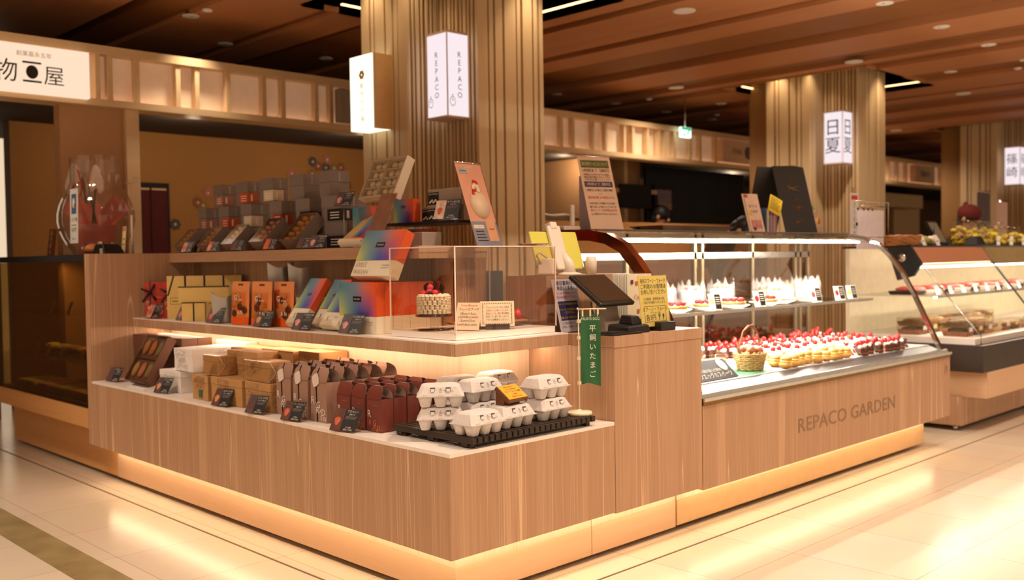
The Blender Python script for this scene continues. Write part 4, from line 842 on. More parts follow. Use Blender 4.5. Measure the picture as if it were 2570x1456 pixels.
MB(M).box(-.105,.105,0,.195,-.018,0,BLACK).build('housing', t, bevel=.006); MB(M).box(-.092,.092,.014,.183,.0003,.0012,SCR).build('screen', t); MB().hexa([(-.04,-.02,.002),(.06,-.02,.002),(.06,.05,.002),(-.04,.05,.002),(-.03,-.005,.10),(.05,-.005,.10),(.05,.03,.13),(-.03,.03,.13)], mat('grey_stand',(150,136,122),.5)).build('stand', t)
MB().tube([(-.1,.0,.12),(-.115,-.02,.09),(-.11,-.03,.05),(-.1,-.01,.01)], .003, BLACK, 6).build('cable', t)
t = thing('coin_tray', 'flat black cash tray on the register counter edge', 'tray', (.90,.055,RZ)); MB().box(-.09,.09,-.045,.06,0,.008,BLACK).build('base', t, bevel=.004); MB().box(-.075,.06,-.03,.04,.0085,.0105,MBLACK).build('mat', t)
t = thing('card_terminal', 'black payment terminal beside the yellow notice', 'terminal', (1.0,.085,RZ+.0005), None, .05); MB().hexa([(-.08,-.06,0),(.06,-.06,0),(.06,.05,0),(-.08,.05,0),(-.08,-.052,.028),(.055,-.052,.03),(.055,.045,.034),(-.08,.045,.034)], BLACK).build('body', t, bevel=.006)
MB().hexa([(-.02,-.03,.030),(.05,-.03,.031),(.05,.04,.033),(-.02,.04,.033),(-.015,-.02,.062),(.035,-.02,.062),(.035,.03,.066),(-.015,.03,.066)], BLACK).build('printer_cover', t, bevel=.004)
t = thing('spoon_notice', 'bright yellow spoon and fork notice standing in a black holder', 'notice', (1.135,.05,RZ)); LEM = mat('lemon_paper',(236,222,110),.5,vary=.015); M = frame((-.01,.0,.018), X, (-.06,.1,.99))
MB().box(-.02,.075,-.03,.03,0,.034,BLACK).build('holder', t, bevel=.003); b = MB(M).box(-.09,.09,.0,.2,-.003,-.0005,LEM)
for s, z_, h2 in (('有料スプーン・フォーク',.172,.021),('ご利用のお客様は',.15,.021),('お申し付けください',.128,.021),('CO2削減・環境保全の為、',.104,.012),('ご協力をお願いいたします。',.09,.012),('スプーン・フォーク',.061,.018),('(プラスチック製)',.05,.009)): b.text(s, (0,z_,.0005), X, Y, h2, INKD, wmax=.16)
b.text('各3円', (-.03,.026,.0005), X, Y, .026, INKD)
for q in ((-.068,.068,.079,.0803),(-.068,.068,.018,.0193),(-.068,-.0667,.018,.08),(.0667,.068,.018,.08)): b.box(q[0],q[1],q[2],q[3],0,.0005,INKD)
b.box(.0235,.0265,.024,.038,0,.0006,INKD).box(.019,.031,.037,.041,0,.0006,INKD).box(.0485,.0515,.024,.036,0,.0006,INKD)
for k in range(3): b.box(.019+.005*k,.021+.005*k,.041,.049,0,.0006,INKD)
b.add([(.05+.006*math.cos(a),.0415+.009*math.sin(a),.0005) for a in ring_a] if False else [(.05+.0055*math.cos(2*PI*k/14),.0405+.008*math.sin(2*PI*k/14),.0006) for k in range(14)], [tuple(range(14))], INKD)
b.build('card', t); MB(M).box(-.094,.094,-.002,.206,.001,.0025,ACRY).build('clear_sleeve', t)
t = thing('leaflet_stack', 'stack of pale cake leaflets behind the yellow notice', 'leaflets', (1.19,.20,RZ)); b = MB()
for i in range(9): b.box(-.09+.004*i,.07+.004*i,.0-.006*i+.05,.004-.006*i+.05,0,.222,PAPER if i % 2 else CRC)
b.build('leaflets', t); c = MB(); 
for x, z_, m in ((-.03,.19,BROWNF),(.0,.185,ORANGEF),(.01,.07,ORANGEF),(.02,.03,BROWNF)): c.box(x-.008,x+.008,-.0012,-.0006,z_-.008,z_+.008,m)
c.text('Cake', (.01,-.0014,.12), X, Zv, .028, OPR); c.build('print', t); MB().box(-.1,.12,-.012,.07,0,.003,ACRY).box(-.1,.12,-.012,-.009,.003,.05,ACRY).build('holder', t)
# lime tablet on white arm, on the till screen ledge
PZ = 1.0805; LIME = mat('lime_plastic',(222,214,96),.35,vary=.02); WPL = mat('white_plastic',(236,220,204),.35,vary=.02)
t = thing('payment_tablet', 'lime-backed tablet in a white stand on top of the till partition', 'tablet', (.99,.44,PZ)); M = frame((-.03,-.02,.02), (1,0,0), (-.12,.55,.9) if False else (.22,.3,.93))
MB(M).box(-.13,.15,0,.165,0,.012,LIME).build('tablet', t, bevel=.008); MB(M).box(-.12,.14,.01,.155,-.002,-.0005,SCR).build('screen', t)
MB(M).box(-.035,.04,-.005,.185,.0125,.03,WPL).box(-.02,.02,.17,.2,-.004,.035,WPL).build('clamp', t, bevel=.006); MB().tube([(0,-.05,.002),(0,-.045,.05),(-.01,-.02,.09)], [.03,.022,.016], WPL, 14).lathe([(.055,0),(.055,.006),(.03,.012)], WPL, 24, (0,-.045,0)).build('stand', t)
t = thing('card_reader', 'small white square card reader leaning by the lime tablet', 'card reader', (.825,.365,PZ)); MB(frame((0,0,.005),(.6,-.8,0),(.2,.15,.97))).box(-.034,.034,0,.068,-.012,0,WPL).build('reader', t, bevel=.006); MB().tube([(.0,.02,.05),(-.02,.03,.08),(.0,.035,.095),(.04,.03,.07)], .004, WPL, 6).build('cable', t)
t = thing('receipt_printer', 'small beige receipt printer beside the tablet on the till partition', 'printer', (1.115,.38,PZ)); MB().tube([(0,0,0),(0,0,.05),(0,0,.075)], [.022,.024,.019], WPL, 16).build('body', t)
one('dark_tablet_case', 'dark grey tablet case standing behind the top shelf end', 'tablet', MB().box(0,.11,0,.012,0,.24,mat('charcoal',(58,50,46),.5)), (.86,.76,.86), bevel=.004)
one('side_table', 'low cream worktop behind the register partition', 'worktop', MB().box(0,.40,0,.45,.82,.86,CRM).box(.02,.05,.02,.05,0,.8195,WHITE).box(.35,.38,.02,.05,0,.8195,WHITE).box(.02,.05,.4,.43,0,.8195,WHITE).box(.35,.38,.4,.43,0,.8195,WHITE), (.83,.66,0))

# ---------------------------------------------------------------- curved glass cake showcase
sh = thing('cake_showcase', 'curved-glass chilled cake showcase with a taupe wood front', 'showcase'); XA, XB = 1.362, 3.88
PR = [(.03,.58),(.075,.675),(.117,.761),(.189,.913),(.261,1.044),(.335,1.141),(.409,1.215),(.5,1.258),(.6,1.276),(.72,1.28),(.95,1.278)]
base_ = MB().box(XA,XB,0,.03,.188,.535,LAM).build('front_panel', sh)
MB().box(XB-.03,XB,.0305,.95,.188,.535,LAM).box(XA,XB-.031,.0305,.95,.188,.2,LAM).build('carcass', sh)
MB().box(XA-.02,3.79,.12,.8,.13,.187,PLAM).build('plinth_band', sh); MB().box(XA-.02,3.79,.118,.8,.025,.1295,mat('beige_steel',(216,176,128),.4,.25)).build('plinth', sh)
for x in (1.5,2.3,3.1,3.7): MB().lathe([(.016,0),(.016,.012),(.011,.013),(.011,.03)], STEEL, 10, (x,.2,0)).build('foot', sh)
MB().box(XA,3.79,.06,.085,.181,.1865,LEDW).build('plinth_led', sh)
l = MB(); ENG = mat('engraved_bronze', (140,106,76), .45)
l.text('REPACO GARDEN', (2.635, -.0014, .322), X, Zv, .095, ENG, wfit=1.015); l.build('lettering', sh, label='raised bronze lettering')
EMB = MB().box(3.80,3.845,-.003,-.0005,.44,.505,LAM).box(3.812,3.833,-.0045,-.0031,.455,.49,ENG).build('badge', sh)
GREYV = mat('grey_grille', (96,92,92), .35, .3); BRZ = mat('bronze_trim', (150,112,62), .18, .9)
MB().box(XA,XB,-.004,.02,.537,.552,BRZ).box(XA,XB,-.012,.012,.5525,.566,CHROME).box(XA,XB,.0125,.03,.5525,.58,STEEL).build('front_rail', sh)
MB().hexa([(XA,.031,.56),(XB-.03,.031,.56),(XB-.03,.11,.575),(XA,.11,.575),(XA,.031,.572),(XB-.03,.031,.572),(XB-.03,.11,.598),(XA,.11,.598)], GREYV).build('air_grille', sh)
MB().box(XA,XB-.03,.1105,.86,.57,.602,mat('showcase_deck',(226,226,224),.35)).build('deck', sh)
b = MB(); n = len(PR)
for (ya,za),(yb,zb) in zip(PR[:8], PR[1:9]):
    ny, nz = -(zb-za), (yb-ya); d = math.hypot(ny,nz); ny, nz = ny/d*.006, nz/d*.006
    b.quad((XA+.05,ya,za),(XB-.05,ya,za),(XB-.05,yb,zb),(XA+.05,yb,zb), GLASS)
b.build('curved_glass', sh)
MB().box(XA+.05,XB-.05,.6,.95,1.272,1.281,glass('smoked_top',(190,168,150),2.5,.05,.25,(150,124,106))).build('glass_top', sh)
pol = [(y,z) for y, z in PR] + [(.95,.58)]
for x, nm in ((XB-.055,'right'),(XA+.045,'left')): MB().add([(x,y,z) for y, z in pol], [tuple(range(len(pol)))], GLASS).build('side_glass', sh)
def arch(x0, x1, off, m, inset=.028):
    P = PR; b = MB(); inner = []
    for i, (y, z) in enumerate(P):
        a, c = P[max(0,i-1)], P[min(n-1,i+1)]; d = Vector((c[0]-a[0], c[1]-a[1])).normalized(); inner.append((y + d.y*inset, z - d.x*inset))
    for i in range(n-1): b.hexa([(x0,*P[i]),(x1,*P[i]),(x1,*inner[i]),(x0,*inner[i]),(x0,*P[i+1]),(x1,*P[i+1]),(x1,*inner[i+1]),(x0,*inner[i+1])], m)
    return b
arch(XA, XA+.045, 0, mat('copper_mirror',(150,92,62),.08,.95), .05).build('left_arch', sh, label='mirror-brown arched end frame')
arch(XB-.05, XB-.02, 0, CHROME, .022).build('right_arch', sh, label='chrome arched end frame')
MB().box(XA,XB,.935,.96,.58,1.28,STEEL) if False else None
FRM = mat('bronze_frame',(166,146,116),.3,.6); b = MB()
for x in (1.40,1.95,2.55,2.62,3.14,3.64,3.70,3.80): b.box(x,x+.022,.87,.9,.60,1.27,FRM)
b.box(XA,XB-.05,.87,.9,1.135,1.17,STEEL).box(XA,XB-.05,.87,.9,1.25,1.272,FRM).build('door_frame', sh)
for x0, x1 in ((1.425,1.945),(1.975,2.545),(2.645,3.135),(3.165,3.635),(3.725,3.80)): MB().box(x0,x1,.878,.882,.61,1.134,glass('tinted_door',(214,196,170),3.5,.03)).build('sliding_door', sh)
MB().box(XA+.06,3.62,.36,.80,.878,.884,glass('shelf_glass',(236,240,236),1.2)).box(XA+.06,3.62,.345,.3595,.872,.887,STEEL).build('glass_shelf', sh)
LEDC = glow('cool_led', (255,244,226), 150)
MB().box(XA+.1,3.36,.375,.39,.8715,.8775,LEDC).build('shelf_led', sh); MB().box(XA+.1,3.42,.49,.505,1.218,1.226,LEDC).box(3.46,3.74,.49,.505,1.218,1.226,LEDC).build('top_led', sh)
MB().box(XA+.1,3.74,.506,.60,1.224,1.24,STEEL).build('led_housing', sh)
CZ = .6025; SZ = .8845
# ---- cakes
SPON = mat('sponge',(226,168,104),.8,vary=.1,scale=80); CHS = mat('chocolate_sponge',(98,58,40),.8,vary=.15,scale=80); WCR = mat('fresh_cream',(250,244,234),.5,vary=.01); PUFF = mat('puff_pastry',(232,180,96),.6,vary=.18,scale=40,bump=.4); CUS = mat('custard',(250,214,120),.45)
def strawb(b, c, s, tip=(0,0,1)): b.ball(c, (.0125*s,.0125*s,.016*s), BERRY, 10, 7)
def shortcake():
    t = thing('shortcake', 'x', 'cake'); P = [(-.03,-.028),(.032,0),(-.03,.028)]
    MB().prism(P,.0,.018,SPON).prism(P,.018,.023,WCR).prism(P,.023,.04,SPON).build('sponge', t); b = MB().prism([(-.031,-.029),(.033,0),(-.031,.029)],.0402,.048,WCR); b.ball((-.01,0,.052),(.016,.016,.009),WCR,10,5); b.build('cream', t)
    s = MB(); strawb(s,(-.008,0,.068),1); s.build('strawberry', t); MB().box(-.034,.034,-.031,.031,-.0012+.0013,.0012,PAPER).build('paper', t); return t
def choccake():
    t = thing('chocolate_cake', 'x', 'cake'); MB().box(-.028,.028,-.028,.028,0,.04,CHS).box(-.029,.029,-.029,.029,.0125,.017,CHCR).build('sponge', t); b = MB()
    for x, y in ((-.014,-.012),(.014,-.01),(0,.014)): b.ball((x,y,.047),(.013,.013,.011),WCR,8,5)
    b.build('cream', t); MB(Matrix.Rotation(.6,4,'Z')@Matrix.Rotation(.3,4,'X')).box(-.02,.016,-.020,-.018,.035,.065,CHS).build('chocolate_plaque', t); s = MB(); strawb(s,(.006,.006,.068),1.15); strawb(s,(-.014,.01,.062),.9); s.build('strawberry', t); return t
def puff():
    t = thing('cream_puff', 'x', 'cream puff'); MB().ball((0,0,.018),(.033,.033,.018),PUFF,14,8,.12).build('choux_base', t); MB().ball((0,0,.034),(.029,.029,.009),CUS,12,6,.1).build('cream', t); MB().ball((.003,0,.046),(.027,.027,.015),PUFF,14,8,.15).build('choux_lid', t); return t
def basque():
    t = thing('fruit_cake_slice', 'x', 'cake'); MB().prism([(-.03,-.026),(.03,-.026),(.03,.026),(-.03,.026)],0,.042,SPON).build('sponge', t, bevel=.003); b = MB().box(-.029,.029,-.025,.025,.0422,.05,WCR); b.ball((-.01,.008,.052),(.012,.012,.01),WCR,8,5).ball((.012,-.006,.052),(.012,.012,.01),CREAMW,8,5); b.build('cream', t)
    s = MB(); s.ball((.004,-.012,.06),.0095,RASP,9,6); s.build('raspberry', t); MB(Matrix.Rotation(.5,4,'Z')).box(-.018,.004,.006,.008,.046,.07,CHS).build('chocolate_plaque', t); return t
ORD = ['first','second','third','fourth','fifth','sixth','seventh','eighth','ninth','tenth','eleventh','twelfth','thirteenth','fourteenth','fifteenth','sixteenth','seventeenth','eighteenth','nineteenth','twentieth']
def cakerow(fn, xs, y, what, row, grp):
    p = None
    for i, x in enumerate(xs):
        lab = '%s, %s of the deck, %s from the right' % (what, row, ORD[len(xs)-1-i]); pos = (x+random.uniform(-.008,.008), y+random.uniform(-.012,.012), CZ); rz = random.uniform(-.6,.6)
        if p is None: p = fn(); p.location = pos; p.rotation_euler = (0,0,rz); p['label'] = lab; p['group'] = grp
        else: dup(p, pos, rz, lab, scale=(1,1,random.uniform(.88,1.15)))
    return p
fr = lambda a, b_, n: [a+(b_-a)*i/(n-1) for i in range(n)]
cakerow(choccake, fr(2.28,3.62,18), .70, 'strawberry chocolate cake', 'back row', 'chocolate cakes in the back row')
cakerow(choccake, fr(2.42,3.60,16), .60, 'strawberry chocolate cake', 'row before the last', 'chocolate cakes in the second row from the back')
cakerow(basque, fr(2.42,3.58,15), .50, 'cream-topped cake slice', 'third row from back', 'cream cake slices')
cakerow(shortcake, fr(2.34,3.56,15), .405, 'strawberry shortcake', 'middle row', 'shortcakes in the middle row')
cakerow(shortcake, fr(2.44,3.54,14), .315, 'strawberry shortcake', 'row behind the front', 'shortcakes behind the front row')
cakerow(puff, fr(2.27,2.92,9), .215, 'golden cream puff', 'second row', 'cream puffs in the second row')
cakerow(puff, fr(2.25,2.88,9), .145, 'golden cream puff', 'front row', 'cream puffs in the front row')
cakerow(basque, fr(2.99,3.55,7), .215, 'raspberry cake slice', 'second row', 'raspberry slices in the second row')
cakerow(choccake, fr(3.03,3.52,6), .145, 'strawberry chocolate cake', 'front row', 'chocolate cakes in the front row')
def minicard(label, loc, lean=.6, w_=.05, h_=.07, rz=0, pic=BERRY, grp='price cards in the showcase'):
    t = thing('cake_price_card', label, 'price card', loc, grp, rz); M = frame((0,0,.002), X, (0,math.sin(lean),math.cos(lean))); b = MB(M).box(-w_/2,w_/2,0,h_,-.001,0,PAPER).box(0,w_/2-.003,.004,h_-.004,.0002,.0005,CARDB); b.ball((-w_/4,h_*.5,.0006),(w_*.18,h_*.22,.0005),pic,10,4)
    for i in range(4): b.box(.004,w_/2-.008,h_*.75-.011*i,h_*.75+.003-.011*i,.0006,.0009,WPR)
    b.build('card', t); MB().box(-.01,.01,-.004,.03,0,.0018,ACRY).build('holder', t)
for i, x in enumerate((2.60,2.97,3.17,3.58)): minicard('small price card on the showcase deck, ' + ['before the golden cream puffs','between the puffs and the raspberry slices','before the chocolate cakes of the front row','at the far right end'][i], (x,.118 if i < 3 else .13,CZ), .7 if i else 1.0, rz=-.35)
# left end of the deck
t = thing('egg_sweets_sign', 'black slanted egg sweets sign with a white egg at the left of the deck', 'sign', (1.66,.128,CZ)); M = frame((0,0,.003), X, (0,.75,.66)); b = MB(M).box(-.2,.17,0,.115,-.003,0,CARDB); b.ball((.12,.075,.0006),(.03,.036,.0008),PAPER,20,4); b.text('フルーツエッグのスイーツ', (-.02,.014,.0006), X, Y, .034, WPR, wmax=.33); b.text('平飼いの鶏が産んだ卵の', (-.02,.047,.0006), X, Y, .02, WPR, wmax=.27); b.build('board', t); MB().box(-.15,.12,-.0,.07,0,.0022,ACRY).build('foot', t)
one('green_leaf_mat', 'green checked paper mat under the egg basket', 'mat', MB().box(-.12,.17,-.04,.16,0,.0012,mat('green_check',(70,130,92),.6,vary=.35,scale=90)), (1.98,.16,CZ))
WICK = mat('willow',(206,170,112),.7,vary=.2,scale=60); TWIG = mat('twig',(140,96,62),.75,vary=.2,scale=40)
t = thing('egg_basket', 'wicker basket with a twisted twig handle holding brown eggs', 'basket', (2.08,.225,CZ+.0015)); b = MB()
for r in range(9):
    R = .066+.0022*r; b.tube([(R*math.cos(a)+.002*(-1)**k, R*math.sin(a)*.85, .006+r*.009+.002*(-1)**(k+r)) for k, a in enumerate([2*PI*j/22 for j in range(23)])], .0045, WICK, 5)
for k in range(22): a = 2*PI*k/22; b.tube([(.064*math.cos(a),.064*.85*math.sin(a),.0),(.086*math.cos(a),.086*.85*math.sin(a),.088)], .0028, WICK, 5)
b.lathe([(.064,.002),(.066,.006)], WICK, 22, (0,0,0), 1, .85); b.build('basket', t); h = MB()
for o_ in (0,.008): h.tube([(-.078+o_,0,.06),(-.09,.004+o_,.11),(-.078,-.004,.15+o_),(-.055,.004,.185),(-.015,0-o_,.212),(.03,.004,.205+o_),(.062,-.003,.17),(.08,0,.12+o_),(.078-o_,0,.06)], .0045, TWIG, 6)
h.build('handle', t); s = MB(); rnd = random.Random(8)
for i in range(50): a, r_ = rnd.uniform(0,6.28), rnd.uniform(0,.07); x, y = r_*math.cos(a), r_*math.sin(a)*.8; s.tube([(x,y,.072),(x+rnd.uniform(-.02,.02),y+rnd.uniform(-.02,.02),.09),(x+rnd.uniform(-.03,.03),y+rnd.uniform(-.03,.03),.082)], .0018, mat('straw',(236,214,140),.7), 4)
o = s.build('straw', t); o['kind'] = 'stuff'
for i, (x, y, z_) in enumerate(((-.02,-.02,.088),(.028,-.03,.083),(.02,.03,.088),(-.035,.025,.086))): one('brown_egg', 'brown egg in the wicker basket, ' + ['front left','front right','back right','back left'][i], 'egg', MB().ball((0,0,0),(.026,.02,.02),mat('brown_eggshell',(206,128,92),.5,vary=.05),14,9), (2.08+x,.225+y,CZ+.012+z_), 'brown eggs in the basket')
t = thing('pudding_glass', 'glass of milk pudding on the showcase deck, nearest the basket', 'pudding', (1.93,.30,CZ), 'milk pudding glasses'); MB().lathe([(.034,.001),(.035,.004),(.037,.085)], GLASS, 24).build('glass', t); MB().lathe([(.031,.004),(.033,.006),(.0345,.062),(.03,.063)], CUS, 24).build('pudding', t)
for i, (x, y) in enumerate(((1.84,.36),(1.66,.44),(1.76,.30),(1.56,.34))): dup(t, (x,y,CZ), 0, 'glass of milk pudding, ' + ['second from the basket','behind the black sign, further back','right behind the black sign','leftmost on the deck'][i], scale=(1,1,1.25 if i == 1 else 1))
t = thing('chocolate_log', 'chocolate cake under folded wafers at the back left of the deck', 'cake', (2.12,.62,CZ)); MB().box(-.1,.1,-.03,.03,0,.02,SPON).box(-.1,.1,-.03,.03,.0202,.06,CHS).build('sponge', t)
b = MB(); 
for k in range(4): b.ball((-.075+.05*k,0,.068),(.022,.02,.012),mat('pistachio_cream',(180,170,110),.5),10,5)
b.build('cream', t); s = MB(); 
for k in range(4): strawb(s,(-.075+.05*k,.004,.09),1.2)
s.build('strawberry', t)
# upper shelf: plates, tarts, film-wrapped cakes
FILMH = glass('crinkled_film',(250,250,250),2.2,.12,.22,(250,248,244))
def plate(b, r=.085): b.lathe([(r*.55,0),(r*.6,.003),(r,.016),(r*.99,.018),(r*.55,.006)], WHITE, 28)
def tart():
    t = thing('fruit_tart', 'x', 'tart', (0,0,0), 'red fruit tarts on the glass shelf'); MB().lathe([(.056,.004),(.066,.024),(.064,.026)], PUFF, 26).build('crust', t); MB().lathe([(.06,.022),(.058,.026),(.02,.03)], WCR, 20).build('cream', t); s = MB(); rnd = random.Random(1)
    for k in range(13): a = 2*PI*k/9; r_ = .045 if k < 9 else .018; s.ball((r_*math.cos(a),r_*math.sin(a),.035), (.013,.013,.012), BERRY if k % 3 else RASP, 9, 6)
    s.build('fruit', t); return t
def wrapped(kind):
    t = thing('wrapped_cake', 'x', 'cake', (0,0,0), 'film-wrapped cakes on the glass shelf'); b = MB()
    if kind == 'paper': b.box(-.05,.05,-.04,.04,.004,.065,mat('birch_paper',(240,222,180),.6,vary=.08,scale=30)); b.build('paper_box', t)
    else: b.lathe([(.058,.004),(.06,.008),(.06,.075),(.054,.082),(.01,.084)], WCR, 26); b.build('cream', t)
    s = MB(); rnd = random.Random(3)
    for k in range(7): a = 2*PI*k/7; s.ball((.03*math.cos(a),.028*math.sin(a),.094 if kind != 'paper' else .073), .0125, (BERRY,CUS,RASP,mat('orange_fruit',(244,160,50),.4))[k % 4], 9, 6)
    s.build('fruit', t); f = MB(); N_ = 22; R = .075
    V = [(R*math.cos(2*PI*k/N_)*(1 if j < 2 else .92), R*math.sin(2*PI*k/N_)*(1 if j < 2 else .92), [.02,.085,.10+.045*rnd.random()*(k % 2)][j]) for j in range(3) for k in range(N_)]
    f.add(V, [(j*N_+k, j*N_+(k+1)%N_, (j+1)*N_+(k+1)%N_, (j+1)*N_+k) for j in range(2) for k in range(N_)], FILMH); f.build('film', t); return t
PL_ = []
def onplate(proto, pts, what, where, c0=None):
    for i, (x, y) in enumerate(pts):
        b = MB(); plate(b); one('white_plate', 'white plate under the %s' % where[i], 'plate', b, (x,y,SZ), 'white plates on the glass shelf')
        if i == 0: proto.location = (x,y,SZ+.0062); proto['label'] = where[0]
        else: dup(proto, (x,y,SZ+.0062), .5*i, where[i])
onplate(tart(), [(1.80,.46),(2.06,.46),(2.30,.46),(2.62,.47)], 'tart', ['red fruit tart behind the yellow notice, leftmost of the tarts','red fruit tart second from the left on the shelf','red fruit tart second from the right on the shelf','red fruit tart rightmost of the tarts, beside the birch-paper cake'])
onplate(wrapped('cream'), [(1.72,.66),(1.98,.67),(2.25,.68),(2.52,.68),(3.42,.66)], 'cake', ['film-wrapped cream cake leftmost in the back row of the shelf','film-wrapped cream cake second from the left in the back row','film-wrapped cream cake with yellow fruit in the middle of the back row','film-wrapped cream cake fourth from the left in the back row','film-wrapped cream cake at the right end of the shelf'])
onplate(wrapped('paper'), [(2.82,.50),(3.08,.50),(2.98,.69)], 'cake', ['birch-paper wrapped fruit cake beside the rightmost tart','birch-paper wrapped fruit cake at the right of the shelf front','birch-paper wrapped fruit cake in the back row'])
for i, x in enumerate((2.02,2.42,3.0,3.27,3.42)): minicard('price card at the front of the glass shelf, ' + ['leftmost','second from left','third from left','second from right','rightmost'][i], (x,.372,SZ+.003), .35, .066, .082, -.5, [CUS,BERRY,RASP,BERRY,PUFF][i], 'price cards on the glass shelf')
# things on the glass top
TZ2 = 1.2815
t = thing('ice_pack_notice', 'tall white ice pack service notice with green and navy bands on the showcase top', 'notice', (1.64,.73,TZ2)); M = frame((0,0,.004), (.94,-.34,0), (.12,.33,.93)); IV = mat('ivory_paper',(244,226,208),.55,vary=.01); b = MB(M).box(-.09,.09,0,.385,-.002,0,IV).box(-.078,.078,.325,.366,.0004,.0008,mat('moss_band',(84,112,60),.5)).box(-.078,.078,.222,.252,.0004,.0008,mat('indigo_band',(62,72,116),.5))
for s, z_, h2, m in (('保冷剤サービスについて',.338,.022,PAPER),('1時間まで【無料】',.303,.02,INKD),('1時間以上の持ち歩きの場合、',.284,.013,INKD),('有料の保冷剤またはバッグでの',.27,.013,INKD),('ご対応をお願いいたします。',.257,.013,INKD),('1時間まで【無料】',.231,.017,PAPER),('1時間以上の場合ご希望の場合',.2,.014,INKD),('↓↓',.182,.012,INKD),('保冷剤1個 ￥10(税込￥11)',.16,.017,RED),('<お持ち帰りにお時間がかかる場合>',.13,.013,INKD),('繰り返しお使いいただける',.112,.013,INKD),('保冷バッグ / 550円(税込605円)',.094,.014,RED),('のご利用をおすすめしております。',.074,.013,INKD)): b.text(s, (0,z_,.0014), X, Y, h2, m, wmax=.145)
b.build('card', t); e = MB(M).box(-.093,.093,-.003,.389,.002,.0035,ACRY); e.tube([(-.095,.388,.002),(.095,.388,.002)], .0028, CHROME, 8); e.build('clear_sleeve', t); MB().box(-.09,.09,-.02,.1,0,.003,ACRY).build('foot', t)
t = thing('file_stand', 'white and lilac ring files standing behind the ice pack notice', 'files', (1.70,.86,TZ2)); MB().box(-.06,-.035,-.02,.05,0,.27,LIL).box(-.034,-.01,-.02,.05,0,.268,WHITE).box(.0,.008,-.02,.05,0,.26,BLACK).build('files', t)
t = thing('white_dispenser', 'white label dispenser with an upright arm on the showcase top', 'dispenser', (1.50,.86,TZ2)); MB().box(-.06,.06,-.03,.04,0,.022,WPL).build('base', t, bevel=.006); MB().box(.02,.042,-.01,.01,.0225,.125,WPL).build('arm', t, bevel=.006)
one('silver_tray', 'long silver tray lying on the showcase top right of the notice', 'tray', MB().hexa([(-.28,-.08,0),(.28,-.08,0),(.28,.08,0),(-.28,.08,0),(-.33,-.11,.028),(.33,-.11,.028),(.33,.11,.028),(-.33,.11,.028)], STEEL), (2.35,.80,TZ2))
t = thing('leaflet_pair', 'pink-white leaflets leaning on the showcase top, left of the black folder sign', 'leaflets', (2.97,.72,TZ2)); M = frame((0,0,.002), (.9,-.3,0), (.05,.3,.93)); b = MB(M).box(-.05,.05,0,.235,-.003,0,mat('blush_paper',(238,212,196),.55)).box(-.06,.04,.002,.237,-.008,-.004,CRC); b.ball((-.036,.222,.0006),(.014,.012,.0006),ORANGEF,10,4); b.text('ギフト', (.0,.15,.0008), X, Y, .022, INKD); b.text('商品券', (.0,.12,.0008), X, Y, .018, INKD); b.box(-.036,.036,.02,.075,.0003,.0006,PINKF).box(-.03,-.01,.01,.03,.0007,.001,NAVY).box(-.04,-.015,.1,.13,.0007,.001,YTX); b.build('card', t); MB().box(-.05,.05,-.01,.06,0,.002,ACRY).build('foot', t)
t = thing('candle_box', 'clear box of coloured number candles behind a yellow note', 'candle box', (3.10,.74,TZ2)); b = MB()
for q in ((-.06,.06,-.03,-.028,.003,.1),(-.06,.06,.028,.03,.003,.1),(-.06,-.058,-.028,.028,.003,.1),(.058,.06,-.028,.028,.003,.1),(-.06,.06,-.03,.03,0,.0025)): b.box(*q, ACRY)
b.build('box', t)
for i, c in enumerate(((60,100,150),(236,210,90),(40,90,140),(180,90,160),(120,80,150),(240,120,90))): one('candle_pack', ['blue','yellow','navy','mauve','purple','coral'][i]+' candle packet in the clear box by the yellow note', 'candles', MB().box(-.007,.007,-.02,.02,0,.14-.006*i,mat('candle%d'%i,c,.5)), (3.055+.018*i,.74,TZ2+.003), 'candle packets')
t = thing('yellow_note', 'yellow lozenge note clipped on the candle box', 'note', (3.11,.705,TZ2+.112)); M = frame((0,0,0), (.92,-.3,-.42), (.35,.1,.9)); b = MB(M).box(-.05,.05,0,.105,0,.0012,YTX)
for k in range(7): b.box(-.04,.036-.006*(k % 3),.09-.011*k,.094-.011*k,.0013,.0017,INKD)
b.build('note', t); 
t = thing('black_folder_sign', 'large black folded board with gold drawings on the showcase top', 'sign', (3.46,.72,TZ2)); K2 = mat('black_board',(26,22,20),.55); GOLD = mat('gold_ink',(168,120,40),.35,.5)
M = frame((0,0,.003), (.93,-.36,0), (.0,.32,.94)); b = MB(M).box(-.12,.12,0,.43,-.005,0,K2)
b.add([(-.12,.43,-.005),(.12,.43,-.005),(.1,.437,-.005),(.05,.444,-.005),(-.04,.44,-.005),(-.11,.438,-.005)],[(0,1,2,3,4,5)],K2)
rnd = random.Random(12)
for cy, n_ in ((.36,8),(.29,40),(.225,14),(.16,30),(.11,10),(.07,34)):
    P = [(.01+rnd.uniform(-.05,.05)*(n_/40), cy+rnd.uniform(-.02,.02), .0012) for k in range(max(4,n_//3))]; b.tube(P, .0013, GOLD, 4)
b.text('REPACO', (.0,.395,.0008), X, Y, .02, GOLD) if False else None; b.build('front_board', t); M3 = frame((0,.29,.003), (.93,-.36,0), (.0,-.32,.94)); MB(M3).box(-.12,.12,0,.43,0,.005,K2).build('back_board', t)
t = thing('pick_rack', 'two-tier clear rack of colourful decoration picks right of the black board', 'pick rack', (3.74,.80,TZ2)); MB().box(-.07,.09,-.03,.03,0,.004,ACRY).box(-.07,.09,-.03,-.026,.004,.05,ACRY).box(-.07,.09,.02,.03,.004,.16,ACRY).box(-.06,.03,.0305,.045,.13,.17,ACRY).build('rack', t)
